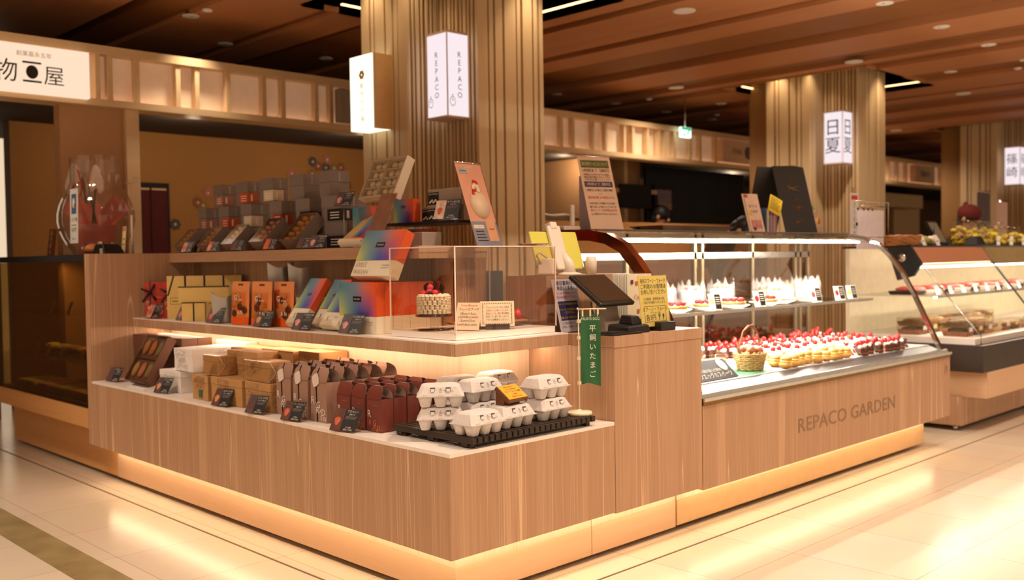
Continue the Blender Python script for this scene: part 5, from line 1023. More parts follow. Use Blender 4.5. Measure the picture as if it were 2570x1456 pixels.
for i, c in enumerate(((30,140,90),(110,170,230),(150,110,200),(230,230,240),(240,220,60),(210,50,50))): t2 = thing('decoration_pick', ['green','sky blue','violet','white','yellow','red'][i]+' decoration pick in the lower tier of the clear rack', 'pick', (3.68+.024*i,.79,TZ2+.0045), 'lower decoration picks'); MB().tube([(0,0,0),(0,0,.06)], .0015, PAPER, 5).build('stick', t2); MB().ball((0,0,.075),(.011,.006,.02),mat('pick%d'%i,c,.5),9,6).build('head', t2)
for i, c in enumerate(((226,90,140),(240,150,170),(240,196,40),(236,180,20),(120,180,60))): t2 = thing('decoration_pick', ['pink','rose','amber','gold','leaf green'][i]+' decoration pick in the upper tier of the clear rack', 'pick', (3.68+.02*i,.812,TZ2+.1), 'upper decoration picks'); MB().tube([(0,0,0),(0,0,.05)], .0015, PAPER, 5).build('stick', t2); MB().ball((0,0,.065),(.011,.006,.02),mat('pickb%d'%i,c,.5),9,6).build('head', t2)
# ---------------------------------------------------------------- lit signs and shop signs
PANEL = glow('lit_sign_face', (255,238,242), .58); PANELW = glow('lit_sign_face_warm', (255,244,214), .95); SFR = mat('pale_sign_frame',(212,180,160),.5)
def egg_mark(b, o, u, v, s, m):
    o, u, v = Vector(o), Vector(u).normalized(), Vector(v).normalized(); e = lambda a, r: tuple(o+u*(r*s*.42*math.cos(a))+v*(r*s*.5*math.sin(a)*(1.15 if math.sin(a) > 0 else 1)))
    for k in range(20): a0, a1 = 2*PI*k/20, 2*PI*(k+1)/20; b.quad(e(a0,.86),e(a1,.86),e(a1,1),e(a0,1),m)
    for y in (.12,.66): b.add([tuple(o+u*(dx*s)+v*((y+dy)*s)) for dx, dy in ((-.1,0),(.1,0),(.05,.14),(0,.2),(-.05,.14))], [(0,1,2,3,4)], m)
def corner_sign(name, label, x, y, z0, z1, wd, texts, cap, mark=False, kanji=None):
    t = thing(name, label, 'lit sign', (0,0,0), 'lit corner signs on the pillars'); q = .006
    b = MB()
    for z in (z0-.012, z1): b.box(x-.004,x+wd,y-.004,y+wd,z,z+.012,SFR)
    for bx in ((x-.004,x+.006,y+wd-.01,y+wd),(x+wd-.01,x+wd,y-.004,y+.006),(x-.003,x+.003,y-.003,y+.003)): b.box(*bx,z0,z1,SFR)
    b.box(x+.01,x+wd,y+.01,y+wd,z0,z1,PANEL) if False else None; b.build('frame', t)
    MB().prism([(x,y),(x+wd-.01,y),(x+wd-.01,y+wd-.01),(x,y+wd-.01)], z0+.001, z1-.001, PANEL).build('light_box', t)
    l = MB(); H = z1-z0
    for fc in range(2):
        u = -Y if fc == 0 else X; o = Vector((x-.002, y+wd*.5, 0)) if fc == 0 else Vector((x+wd*.5, y-.002, 0))
        if mark:
            for i, ch in enumerate(texts): l.text(ch, o + Zv*(z1-H*(.285+.098*i)), u, Zv, cap, INKD)
            egg_mark(l, o - u*(wd*.30) + Zv*(z0+H*.17), u, Zv, .055, INKD)
        else:
            for i, ch in enumerate(texts): l.text(ch, o + Zv*(z1-H*(.42+.36*i)), u, Zv, cap, INKD)
            l.vtext(kanji, o + u*(wd*.2)+Zv*(z1-H*.17), u, Zv, .03, INKD) if kanji else None
    l.build('lettering', t)
corner_sign('pillar_sign', 'lit white corner sign reading REPACO on the nearest pillar', 1.982,2.291,2.045,2.555,.2,'REPACO',.05,True)
corner_sign('pillar_sign', 'lit white corner sign with two brushed characters on the middle pillar', 6.93,2.22,2.04,2.53,.2,'日夏',.17,False,'ひなつ')
corner_sign('pillar_sign', 'lit white corner sign cut by the right edge of the picture', 11.95,2.27,2.05,2.54,.2,'篠崎',.15)
t = thing('side_sign', 'bright cream lit sign with gold lettering on the left of the nearest pillar', 'lit sign'); MB().box(1.752,1.90,2.755,2.995,1.995,2.47,PANELW).build('light_box', t); MB().box(1.76,1.905,2.735,2.7545,1.995,2.47,mat('sign_side',(206,160,100),.5)).build('side_cover', t)
GLD = mat('gold_lettering',(222,176,110),.5); b = MB()
for k in range(6): b.ball((1.7505,2.865+.018*math.cos(k*PI/3),2.345+.018*math.sin(k*PI/3)),(.001,.013,.013),GLD,10,5)
b.vtext('観世もち福', (1.7505,2.865,2.275), -Y, Zv, .04, GLD, 1.3); b.build('lettering', t)
t = thing('fascia_sign', 'wide cream lit shop sign with black calligraphy at the upper left', 'lit sign'); MB().box(-1.2,.505,4.10,4.16,2.22,2.515,glow('lit_fascia',(255,222,192),.62)).build('light_box', t); b = MB()
b.text('創業嘉永五年', (.17,4.098,2.445), X, Zv, .035, GLD); b.text('物', (.0,4.098,2.29), X, Zv, .15, INKD); b.text('屋', (.285,4.098,2.29), X, Zv, .13, INKD); b.box(.10,.21,4.097,4.099,2.40,2.412,INKD).box(.10,.21,4.097,4.099,2.285,2.297,INKD); b.prism([(.155+.036*math.cos(k*PI/10),2.348+.042*math.sin(k*PI/10)) for k in range(20)], 4.096, 4.098, INKD, 'y'); b.build('lettering', t)
t = thing('shop_board', 'pale shop board with a dark oval crest on the lintel, behind the notice', 'shop sign'); MB().box(7.68,8.5,4.07,4.16,2.25,2.50,mat('pale_board',(226,186,146),.6,vary=.02)).build('board', t); b = MB().prism([(8.22+.085*math.cos(k*PI/10),2.37+.075*math.sin(k*PI/10)) for k in range(20)], 4.066, 4.07, mat('crest_brown',(96,72,52),.6), 'y'); b.text('笠鶴庭', (7.98,4.066,2.345), X, Zv, .075, mat('faded_lettering',(170,132,96),.6)); b.build('lettering', t)
t = thing('shop_board', 'pale shop board with small characters on the far lintel at the right', 'shop sign'); MB().box(12.9,13.6,4.07,4.16,2.25,2.50,MATS['pale_board']).build('board', t); b = MB(); b.text('菓舗日の', (13.25,4.066,2.34), X, Zv, .09, MATS['crest_brown']); b.build('lettering', t)
one('grey_speaker_box', 'grey wall box at the end of the lintel beside the cream lit sign', 'wall box', MB().box(2.42,2.62,4.08,4.16,2.24,2.50,mat('grey_panel',(150,134,112),.6)), bevel=.003)
t = thing('exit_sign', 'green and white exit sign hanging before the far lintel', 'exit sign', (6.95,4.06,2.46)); MB().box(-.09,.09,0,.03,0,.11,glow('exit_white',(222,255,236),1.3)).build('light_box', t); b = MB(); EG = glow('exit_green',(30,160,96),.8); b.box(-.085,.085,-.0015,-.0005,.08,.108,EG).hexa([(.0,-.0015,.03),(.03,-.0015,.03),(.03,-.0005,.03),(.0,-.0005,.03),(.04,-.0015,.08),(.07,-.0015,.08),(.07,-.0005,.08),(.04,-.0005,.08)],EG).box(-.06,-.02,-.0015,-.0005,.015,.04,EG); b.build('pictogram', t); MB().tube([(0,.015,.11),(0,.015,.42)], .008, STEEL, 8).build('rod', t)

# ---------------------------------------------------------------- ceiling lights
LENS = glow('lamp_lens', (255,236,206), 5)
def biglight(x, y, label, first=[None]):
    if first[0]: dup(first[0], (x,y,2.88), 0, label); return
    t = thing('round_ceiling_light', label, 'ceiling light', (x,y,2.88), 'round white ceiling lights'); first[0] = t
    MB().lathe([(.062,-.008),(.078,-.009),(.08,-.001),(.062,-.001)], PAPER, 28).build('ring', t); MB().lathe([(.0615,-.006),(.0615,-.002)], LENS, 28).build('lens', t)
for x, y, l in ((3.744,1.78,'nearest'),(6.40,1.84,'above the middle pillar'),(9.0,1.88,'further right over the aisle'),(6.25,3.68,'before the far lintel'),(11.5,3.75,'far right near the last pillar')): biglight(x, y, 'round white ceiling light, ' + l); lamp('round_ceiling_lamp', 'SPOT', (x,y,2.86), 60, WARM2, size=.06, spot=2.4, blend=.8)
CONE = mat('mirror_cone',(196,176,150),.12,.95)
def downl(x, y, label, first=[None]):
    if first[0]: dup(first[0], (x,y,2.8795), random.uniform(0,3), label); return
    t = thing('recessed_downlight', label, 'downlight', (x,y,2.8795), 'recessed downlights'); first[0] = t
    MB().lathe([(.046,-.004),(.058,-.005),(.06,-.0005),(.046,-.0005)], PAPER, 24).build('ring', t); b = MB(); R = [(.045,-.003),(.03,.05),(.018,.07)]; n = 18
    b.add([(r*math.cos(2*PI*k/n),r*math.sin(2*PI*k/n),z) for r, z in R for k in range(n)], [(j*n+k,(j+1)*n+k,(j+1)*n+(k+1)%n,j*n+(k+1)%n) for j in range(2) for k in range(n)], CONE); b.build('cone', t); MB().lathe([(.0435,-.002),(.0435,-.0015)], mat('black_baffle',(44,34,26),.2,.6), 20).build('baffle', t); MB().ball((.012,.008,-.004),(.012,.01,.003),CONE,10,5).build('lamp', t)
DL = [(1.235,4.155,'at the upper left above the lintel'),(1.84,4.80,'left, second above the lintel'),(2.745,4.76,'left, beside the cream lit sign'),(4.635,.74,'at the top edge, right half'),(5.653,.763,'second from the top edge on the right'),(6.616,.764,'third from the top edge on the right'),(7.55,.77,'at the right edge of the ceiling'),(7.595,1.459,'right of the middle pillar top'),(5.607,4.752,'just right of the nearest pillar'),(6.574,4.75,'second right of the nearest pillar'),(7.543,4.772,'third right of the nearest pillar'),(7.518,3.983,'left of the middle pillar coffer'),(8.537,4.791,'above the exit sign end'),(9.495,4.791,'above the pale shop board')]
for x, y, l in DL: downl(x, y, 'recessed downlight ' + l)
for x, y in ((1.23,4.0),(.2,-.1),(1.6,-.6),(2.7,-.6),(3.7,-.6),(4.635,.74),(5.653,.763),(6.616,.764)): lamp('downlight_lamp', 'SPOT', (x,y,2.86), 26, WARM2, size=.05, spot=1.5, blend=.9)
for i, (x, y) in enumerate(((1.24,3.92),(7.9,.96),(6.6,4.3),(8.2,4.5))): one('ceiling_sensor', 'small round ceiling sensor, ' + ['left side','right side','by the nearest pillar','far middle'][i], 'sensor', MB().lathe([(.02,-.016),(.032,-.012),(.036,-.001)], PAPER, 18), (x,y,2.879), 'ceiling sensors')

# ---------------------------------------------------------------- wall decor of the shop at the left
FL = [mat('flower_rust',(150,84,48),.7),mat('flower_grey',(84,74,70),.7),mat('flower_rose',(184,112,92),.7),mat('flower_ochre',(150,110,60),.7)]
FW = ['small paper flower high on the gold wall']
for i, (x, z_) in enumerate(((3.39,2.14),(3.45,2.10),(3.38,2.02),(3.56,2.17),(3.54,2.09),(3.72,2.10),(3.64,2.09),(3.15,2.01),(3.77,2.0),(2.17,1.70),(2.22,1.675),(2.27,1.79),(1.95,1.50),(3.80,1.92),(3.44,1.9))):
    b = MB(); m = FL[(i*7+1) % 4]
    for k in range(7): b.ball((.033*math.cos(2*PI*k/7),0,.033*math.sin(2*PI*k/7)),(.02,.003,.02),m,10,5)
    b.ball((0,-.003,0),(.012,.003,.012),CRC,8,5)
    one('wall_flower', ['rust','grey','rose','ochre'][(i*7+1)%4]+' paper flower on the gold wall, ' + ['topmost pair left','topmost pair right','below the topmost pair','at the top beside the dark soffit','under the top single flower','right of the top pair','between the upper flowers','beside the fourth tall grey box','behind the cream cookie box','left pair, upper','left pair, lower','left of the tall grey boxes','lowest, near the curtain','right edge by the pillar','above the rightmost tall grey box'][i], 'wall flower', b, (x,5.995,z_), 'paper flowers on the wall')
NOR = mat('maroon_noren',(84,18,22),.85,vary=.08)
t = thing('noren_curtain', 'dark maroon doorway curtain in the gold wall', 'curtain', (1.57,5.97,0)); MB().box(-.03,.33,.02,.03,.9,1.86,MBLACK).build('door_recess', t)
MB().grid(lambda u, v: (.0+.145*u, .004*math.sin(u*9), 1.0+.82*v), 10, 4, NOR).build('panel', t); MB().grid(lambda u, v: (.155+.145*u, .004*math.sin(u*9+1), 1.0+.82*v), 10, 4, NOR).build('panel', t); MB().box(.01,.14,-.008,-.003,1.795,1.81,FRAMEW).box(.16,.29,-.008,-.003,1.795,1.81,FRAMEW).build('hem_bar', t)

# ---------------------------------------------------------------- sweets case at the left
sc_ = thing('sweets_case', 'dark-glazed sweets case with honey oak base at the far left', 'showcase'); Y0, Y1 = 2.936, 4.42
MB().box(.12,.8,2.936,4.52,.022,.285,HON).box(.12,.8,2.865,2.936,.022,.2,HON).build('plinth', sc_); MB().box(0,.72,Y0,Y1,.2865,.385,HON).build('base_rail', sc_)
MB().box(.02,.72,Y0,Y1,.3855,.40,BLACK).box(.70,.72,Y0,Y1,.4005,1.17,mat('case_back',(150,112,66),.6)).build('inner', sc_)
MB().box(.0,.74,Y0,Y1,1.171,1.206,MBLACK).build('top', sc_); MB().box(.012,.018,Y0,Y1,.3855,1.17,glass('smoke_glass',(196,176,132),2.2,.03)).build('front_glass', sc_)
MB().box(.06,.5,Y0+.01,Y1,.60,.606,GLASS).box(.10,.5,Y0+.01,Y1,.862,.868,GLASS).build('glass_shelf', sc_); MB().box(.01,.03,Y1-.02,Y1,.3855,1.17,BLACK).build('post', sc_)
lamp('sweets_case_lamp', 'AREA', (.30,3.65,1.165), 5, WARM, size=.05, sy=1.2)
CTAG = mat('cream_tag',(226,206,150),.6); FOOD = [mat('food%d'%i,c,.6,vary=.25) for i, c in enumerate(((214,200,70),(206,140,130),(170,160,80),(196,150,90),(150,110,70)))]
for i, (x, y, z_) in enumerate(((.1,3.76,.8685),(.1,3.46,.8685),(.1,3.14,.8685),(.1,4.03,.6065),(.1,3.84,.6065),(.1,3.61,.6065),(.1,3.30,.6065))):
    one('price_tag', 'cream price tag in the sweets case, ' + ['upper shelf left','upper shelf middle','upper shelf beside the counter end panel','lower shelf leftmost','lower shelf second','lower shelf third','lower shelf rightmost'][i], 'price tag', MB(frame((0,0,0),-Y,(.35,0,.94))).box(-.025,.025,0,.075,0,.002,CTAG).box(-.014,.014,.012,.016,.002,.0024,INKD).box(-.018,.018,.04,.044,.002,.0024,INKD), (x,y,z_), 'cream tags in the sweets case')
for i in range(6): one('sweets_pack', 'clear pack, lower shelf of the left case, ' + ORD[i] + ' from the left', 'sweets pack', MB().ball((0,0,.034),(.05,.06,.026),FOOD[(i*2) % 5],12,7,.2).box(-.06,.06,-.07,.07,0,.004,BLACK), (.24,4.12-.18*i,.6065), 'sweets packs in the left case')
for i, (y, w_, k) in enumerate(((4.15,.3,0),(3.86,.2,1),(3.6,.24,2),(3.3,.3,3),(3.08,.12,4))): one('sweets_tray', ['yellow','pink','green','tan','brown'][i]+' rice cakes on a tray at the bottom of the left case', 'sweets tray', MB().box(-.12,.12,-w_/2,w_/2,0,.012,BLACK).box(-.10,.10,-w_/2+.015,w_/2-.015,.0125,.04,FOOD[k]), (.18,y,.4005), 'trays in the left case', bevel=.006)
# on top of the sweets case
LZ = 1.2065
t = thing('orchid_gift', 'white orchid gift in clear wrap with pink paper on the left case', 'flower gift', (.38,3.74,LZ)); PINKP = mat('salmon_paper',(226,124,110),.7,vary=.08); FLM2 = glass('wrap_film',(250,244,236),1.6,.06,.05,(240,220,200))
MB().lathe([(.09,0),(.10,.02),(.12,.18),(.13,.19)], PINKP, 24).build('pot_wrap', t); b = MB()
for k in range(5):
    a = k*1.25; b.add([(0.05*math.cos(a),.05*math.sin(a),.14),(.19*math.cos(a-.5),.19*math.sin(a-.5),.27),(.17*math.cos(a),.17*math.sin(a),.36),(.19*math.cos(a+.5),.19*math.sin(a+.5),.27)], [(0,1,2,3)], PINKP)
b.build('pink_paper', t); STM = mat('green_stem',(70,92,44),.6); ORC = mat('orchid_petal',(244,222,206),.6,vary=.05); P = lambda s, k: (-.02+.02*k, .05-.26*s*(1 if k != 1 else -.6)*-1 if False else .05+.27*s*(1 if k != 1 else -.7), .2+.34*math.sin(min(1,s*1.05)*2.3)*(1-.1*k))
for k in range(3):
    MB().tube([P(s/10,k) for s in range(11)], .006, STM, 6).build('stem', t)
    for s in range(4,11): 
        c = Vector(P(s/10,k)); f = MB()
        for a in range(5): f.ball(tuple(c+Vector((-.02,.024*math.cos(a*1.257),.026*math.sin(a*1.257)-.01))),(.009,.032,.030),ORC,8,5)
        f.build('blossom', t)
MB().tube([(-.1,.0,.52),(-.09,-.01,.46),(-.08,.0,.40),(-.1,.0,.34)], .006, RED, 5).tube([(-.08,.0,.45),(-.1,.06,.43),(-.1,.10,.38)], .006, RED, 5).build('red_ribbon', t)
def wrapf(u, v): a = 2*PI*u; r = .05+(.20*math.sin(min(1,v*1.15+.18)*2.6)+.02*math.sin(6*a))*(1-.0*v); return (r*math.cos(a)*.8, r*math.sin(a)*1.12, .01+.59*v)
MB().grid(wrapf, 28, 12, FLM2).build('clear_wrap', t)
t = thing('price_flyer', 'white vertical flyer for strawberry sweets with a blue picture, before the orchid gift', 'flyer', (.16,3.50,LZ)); M = frame((0,0,.07), -Y, (.02,0,1)); b = MB(M).box(-.06,.06,0,.315,-.0015,0,PAPER).box(-.036,.036,.17,.285,.0003,.0008,mat('flyer_blue',(80,112,160),.5)); b.ball((-.003,.232,.001),(.022,.032,.001),PAPER,16,4).ball((.012,.215,.0015),(.011,.017,.001),ORANGEF,12,4); b.text('いちご大福', (0,.128,.0006), X, Y, .026, INKD, wmax=.095); b.text('350円', (0,.068,.0006), X, Y, .03, INKD); b.box(-.036,.036,.103,.107,0,.0005,INKD).box(-.02,-.012,.02,.032,0,.0005,INKD).box(-.008,.026,.024,.027,0,.0005,GPR); b.build('sheet', t); MB().tube([(.01,.02,0),(.01,.02,.4),(.01,-.03,.4)], .003, ACRY, 6).lathe([(.03,0),(.03,.004)], ACRY, 14, (.01,.02,0)).build('stand', t)
t = thing('bread_board', 'brown vertical board with white characters at the far left end', 'sign', (.2,4.02,LZ)); MB(frame((0,0,0),-Y,(.12,0,1))).box(-.045,.045,0,.17,-.012,0,mat('brown_board',(132,66,30),.6)).build('board', t); l = MB(frame((0,0,0),-Y,(.12,0,1))); l.vtext('みそぱん', (0,.145,.001), X, Y, .036, PAPER, 1.05); l.build('lettering', t)
t = thing('clip_stand', 'thin clear stand with two clips beside the orchid gift', 'stand', (.34,3.12,LZ)); MB().tube([(0,0,.003),(0,0,.22)], .007, WPL, 8).tube([(0,0,.22),(0,0,.40)], .003, ACRY, 6).lathe([(.04,0),(.04,.004)], ACRY, 16).build('pole', t); MB().tube([(0,.03,.40),(0,-.03,.40)], .003, ACRY, 6).box(-.01,.01,.035,.075,.395,.42,ACRY).box(-.01,.01,-.08,-.035,.40,.43,ACRY).build('clip', t)
t = thing('bun_pack', 'orange buns in clear film at the left end, before the curtain', 'snack pack', (.14,3.16,LZ)); b = MB(); b.ball((0,.0,.03),(.05,.06,.03),mat('orange_bun',(216,126,52),.5,vary=.15)); b.build('buns', t); MB().ball((0,0,.034),(.058,.068,.035),FILM,14,7,.15).build('film', t)
t = thing('black_tray', 'black food tray with a grey label beside the orange buns', 'tray', (.13,2.985,LZ)); MB().hexa([(-.04,-.1,0),(.07,-.1,0),(.07,.08,0),(-.04,.08,0),(-.03,-.05,.055),(.06,-.05,.055),(.06,.05,.055),(-.03,.05,.055)], BLACK).build('tray', t, bevel=.004); MB().box(-.0425,-.041,-.08,-.04,.002,.03,GREYIN).build('label', t)
t = thing('tall_price_tag', 'narrow yellow and pink price tag standing behind the black tray', 'price tag', (.22,2.96,LZ)); MB(frame((0,0,.0),(0,-1,0),(.08,-.05,1))).box(-.022,.022,0,.15,0,.0015,mat('pale_yellow',(240,214,150),.6)).box(-.018,.018,.125,.145,.0016,.002,PINKF).box(-.012,.012,.05,.055,.0016,.002,INKD).box(-.012,.012,.08,.085,.0016,.002,INKD).build('tag', t)
t = thing('orange_pack', 'small film pack of orange sweets before the tall price tag', 'snack pack', (.17,2.955,LZ)); MB().ball((0,0,.03),(.025,.03,.028),MATS['orange_bun'],12,8).build('sweets', t); MB().ball((0,0,.034),(.03,.034,.034),FILM,12,7,.2).build('film', t)
t = thing('pale_card', 'small cream card and pink paper at the foot of the orchid gift', 'card', (.2,3.26,LZ)); MB(frame((0,0,0),-Y,(.2,0,1))).box(-.03,.03,0,.075,0,.0015,MATS['pale_yellow']).build('card', t)
t = thing('dark_monitor', 'small dark monitor behind the leftmost tilted sample box', 'monitor', (.56,2.90,LZ)); MB(frame((0,0,.01),-Y,(.4,0,.9))).box(-.07,.07,0,.14,-.015,0,BLACK).box(-.06,.06,.012,.128,.0003,.001,SCR).build('screen', t); MB().box(-.02,.07,-.05,.05,0,.01,BLACK).build('stand', t)

# ---------------------------------------------------------------- shop at the right
dc = thing('deli_case', 'black and wood deli case with brown hood at the right, beyond the cake showcase', 'showcase'); DX0, DX1 = 4.40, 8.6
MB().box(4.43,DX1,.147,.9,.035,.22,LAM).build('plinth', dc); MB().box(4.47,DX1,.0,.9,.2205,.388,OAKH).build('wood_base', dc); MB().box(DX0,DX1,.0,.9,.389,.56,DARKW).build('black_base', dc)
for x in (4.47,5.6,6.8): MB().lathe([(.016,0),(.016,.034)], STEEL, 10, (x,.2,0)).build('foot', dc)
HOOD = [(.62,1.19),(.46,1.19),(.39,1.08),(.44,1.0),(.55,.97)]; MB().prism(HOOD,4.40,4.43,MBLACK,'x').build('hood_end', dc); MB().lathe([(.028,-.005),(.028,0)], STEEL, 20).build('vent_cap', dc).matrix_local = Matrix.Translation((4.397,.52,1.12)) @ Matrix.Rotation(-PI/2,4,'Y')
MB().hexa([(4.4305,.385,1.082),(5.62,.385,1.082),(5.62,.40,1.08),(4.4305,.40,1.08),(4.4305,.455,1.188),(5.62,.455,1.188),(5.62,.47,1.186),(4.4305,.47,1.186)], mat('copper_hood',(196,134,96),.4,.3)).build('hood_front', dc); MB().box(4.46,4.52,.392,.3935,1.12,1.15,GOLD).build('maker_plate', dc) if False else None
MB().box(4.4305,DX1,.47,.95,1.186,1.2,BLACK).build('top', dc); MB().hexa([(5.63,.385,1.06),(DX1,.385,1.06),(DX1,.395,1.06),(5.63,.395,1.06),(5.63,.455,1.186),(DX1,.455,1.186),(DX1,.465,1.186),(5.63,.465,1.186)], mat('smoked_panel',(150,130,90),.25)).build('upper_panel', dc)
MB().box(4.43,DX1,.90,.93,.56,1.186,mat('pale_case_back',(240,226,190),.5)).build('back_wall', dc); MB().box(4.43,DX1,.3,.89,.862,.87,GLASS).box(4.43,DX1,.295,.2995,.855,.872,STEEL).build('glass_shelf', dc); MB().box(4.43,DX1,.06,.9,.5605,.6,WHITE).build('deck', dc)
MB().quad((4.42,.02,.575),(DX1,.02,.575),(DX1,.385,1.06),(4.42,.385,1.06),GLASS).build('front_glass', dc); MB().add([(4.425,.02,.575),(4.425,.9,.575),(4.425,.9,1.05),(4.425,.385,1.05)],[(0,1,2,3)],GLASS).build('side_glass', dc); MB().tube([(4.42,.385,1.06),(4.42,.02,.62),(4.42,.02,.565)], .004, STEEL, 6).build('glass_edge', dc)
for x in (5.63,6.6): MB().tube([(x,.46,1.18),(x,.03,.60),(x,.03,.565)], .007, BLACK, 6).build('strut', dc)
LEDD = glow('deli_led',(255,240,214),26)
MB().box(4.46,DX1-.1,.42,.44,1.05,1.06,LEDD).box(4.46,DX1-.1,.32,.335,.853,.8615,LEDD).build('led', dc)
rnd = random.Random(21); MEAT = [mat('meat%d'%i,c,.5,vary=.25,scale=60) for i, c in enumerate(((214,90,84),(230,150,140),(196,70,60),(240,190,176)))]
for i in range(14):
    x = 4.55+.16*i; t = one('meat_pack', 'white tray of %s on the deli shelf, %s from the left' % (['red meat','pale pink meat','dark red meat','marbled meat'][i % 4], ORD[i]), 'meat pack', MB().hexa([(-.06,-.09,0),(.06,-.09,0),(.06,.09,0),(-.06,.09,0),(-.07,-.1,.025),(.07,-.1,.025),(.07,.1,.025),(-.07,.1,.025)], WHITE if i % 3 else BLACK).ball((-.02,.0,.032),(.03,.07,.022),MEAT[i % 4],12,7,.25).ball((.03,.02,.034),(.026,.06,.022),MEAT[(i+1) % 4],12,7,.25), (x,.55,.8705), 'meat packs in the deli case')
for i in range(10): one('deli_tag', 'white price tag on the deli shelf edge, %s from the left' % ORD[i], 'price tag', MB(frame((0,0,0),X,(0,.3,.95))).box(-.03,.03,0,.055,0,.0015,PAPER).box(-.02,.02,.012,.017,.0016,.002,INKD).box(-.02,.02,.032,.036,.0016,.002,INKD), (4.6+.22*i,.36,.8725), 'tags on the deli shelf')
DELI = [mat('deli%d'%i,c,.6,vary=.3,scale=50) for i, c in enumerate(((150,96,60),(110,86,48),(190,140,90),(226,196,150)))]; FIL3 = FILM
for i in range(16):
    x, y = 4.62+.17*(i % 8), .24+.3*(i//8); t = thing('deli_pack', 'clear pack of %s on the deli deck, %s row, %s from the left' % (['fried food','dark stew','croquettes','rice'][i % 4], ['front','back'][i//8], ORD[i % 8]), 'food pack', (x,y,.6005), 'deli packs on the deck')
    for k in range(2 if i > 7 or i < 3 else 1): b = MB(); b.hexa([(-.06,-.07,.0+.055*k),(.06,-.07,.055*k),(.06,.07,.055*k),(-.06,.07,.055*k),(-.07,-.08,.03+.055*k),(.07,-.08,.03+.055*k),(.07,.08,.03+.055*k),(-.07,.08,.03+.055*k)], DELI[(i+k) % 4]); b.ball((0,0,.034+.055*k),(.06,.068,.018),DELI[(i+1) % 4],12,6,.3); b.build('food', t)
    MB().box(-.072,.072,-.082,.082,.03,.062 if not (i > 7 or i < 3) else .115,FIL3).build('film_lid', t); MB().box(-.03,.03,-.084,-.083,.03,.058,MATS['pale_yellow'] if i % 2 else PAPER).build('label', t)
for i in range(6): one('spice_jar', 'little bottle at the right of the deli case, %s from the left' % ORD[i], 'bottle', MB().lathe([(.018,0),(.018,.05),(.008,.065),(.008,.075)], [BROWNC,GSTK,FOOD[0]][i % 3], 12), (6.1+.09*i,.3,.6005), 'bottles in the deli case')
DZ = 1.2005
one('price_board', 'grey bordered price board on the top shelf inside the left end of the deli case', 'board', MB().box(-.16,.16,-.003,.003,0,.19,mat('pale_grey_board',(206,200,190),.5)).box(-.07,-.065,-.0045,-.0032,.0,.19,GREYV), (4.20,.70,.86)) if False else None
t = thing('wire_rack_card', 'white ruled card hanging from a wire rack at the left end of the deli top', 'card rack', (4.18,.62,DZ-.0)); 
b = MB().tube([(.24,0,.0),(.24,0,.29),(-.22,0,.29)], .004, STEEL, 6).tube([(.24,0,.26),(-.16,0,.26)], .003, STEEL, 6); b.build('wire_frame', t); MB().box(-.21,.17,-.002,.002,.06,.235,mat('ruled_card',(210,200,206),.6)).box(-.21,.17,-.0025,.0025,-.02,.055,MATS['ruled_card']).build('card', t); k = MB()
for x in (-.2,-.12,-.06,.0): k.box(x,x+.012,-.005,.004,.228,.245,BLACK)
k.box(-.215,-.203,-.005,.004,.13,.15,BLACK).build('clips', t)
t = thing('wicker_tray', 'round wicker tray of wrapped sweets on the deli case top', 'basket', (4.55,.6,DZ)); b = MB(); WK2 = mat('brown_wicker',(176,116,64),.7,vary=.25,scale=60)
for r in range(5): b.tube([((.15+.006*r)*math.cos(2*PI*k/24),(.11+.005*r)*math.sin(2*PI*k/24),.01+.013*r+.003*(-1)**(k+r)) for k in range(25)], .008, WK2, 5)
b.lathe([(.14,0),(.15,.006)], WK2, 24, (0,0,0), 1, .75); b.build('basket', t)
for i in range(7): one('wrapped_sweet', 'film-wrapped pink sweet in the wicker tray, ' + ORD[i] + ' around the rim', 'sweet', MB().ball((0,0,0),(.03,.026,.02),[PINKF,CREAMW,ORANGEF][i % 3],10,6,.3), (4.55+.09*math.cos(i*.9),.6+.065*math.sin(i*.9),DZ+.055), 'wrapped sweets')
for i in range(3): one('film_bag', 'clear bag of %s sweets beside the wicker tray' % ['white','green','pale'][i], 'snack bag', MB().ball((0,0,.035),(.05,.05,.035),[CREAMW,FOOD[2],CRC][i],12,7,.3), (4.82+.13*i,.6,DZ), 'clear sweet bags')
for i, x in enumerate((4.72,4.95)): one('deli_top_tag', 'white slanted price tag on the deli top, ' + ['left','right'][i], 'price tag', MB(frame((0,0,0),X,(-.3,.35,.9))).box(-.03,.03,0,.08,0,.0015,PAPER).box(-.02,.02,.03,.035,.0016,.002,INKD), (x,.5,DZ), 'tags on the deli top')
t = thing('vertical_flyer', 'tall white vertical flyer with red heading above the wicker tray', 'flyer', (4.30,.80,DZ)); b = MB().box(-.06,.06,-.001,.001,.02,.36,PAPER).box(-.045,.045,-.002,-.0011,.315,.345,RED); b.vtext('さくらもち', (.0,-.002,.28), X, Zv, .04, INKD, 1.2); b.build('sheet', t); MB().tube([(0,.006,0),(0,.006,.4)], .004, STEEL, 6).lathe([(.04,0),(.04,.004)], STEEL, 14, (0,.006,0)).build('stand', t)
t = thing('cellophane_gift', 'clear wrapped gift with orange inside between the ruled card and the flyer', 'gift', (4.47,.80,DZ)); MB().ball((0,0,.05),(.05,.04,.05),MATS['orange_bun'],12,8,.2).build('filling', t); MB().lathe([(.05,0),(.06,.08),(.05,.18),(.02,.24),(.04,.28)], FLM2, 16).build('wrap', t)
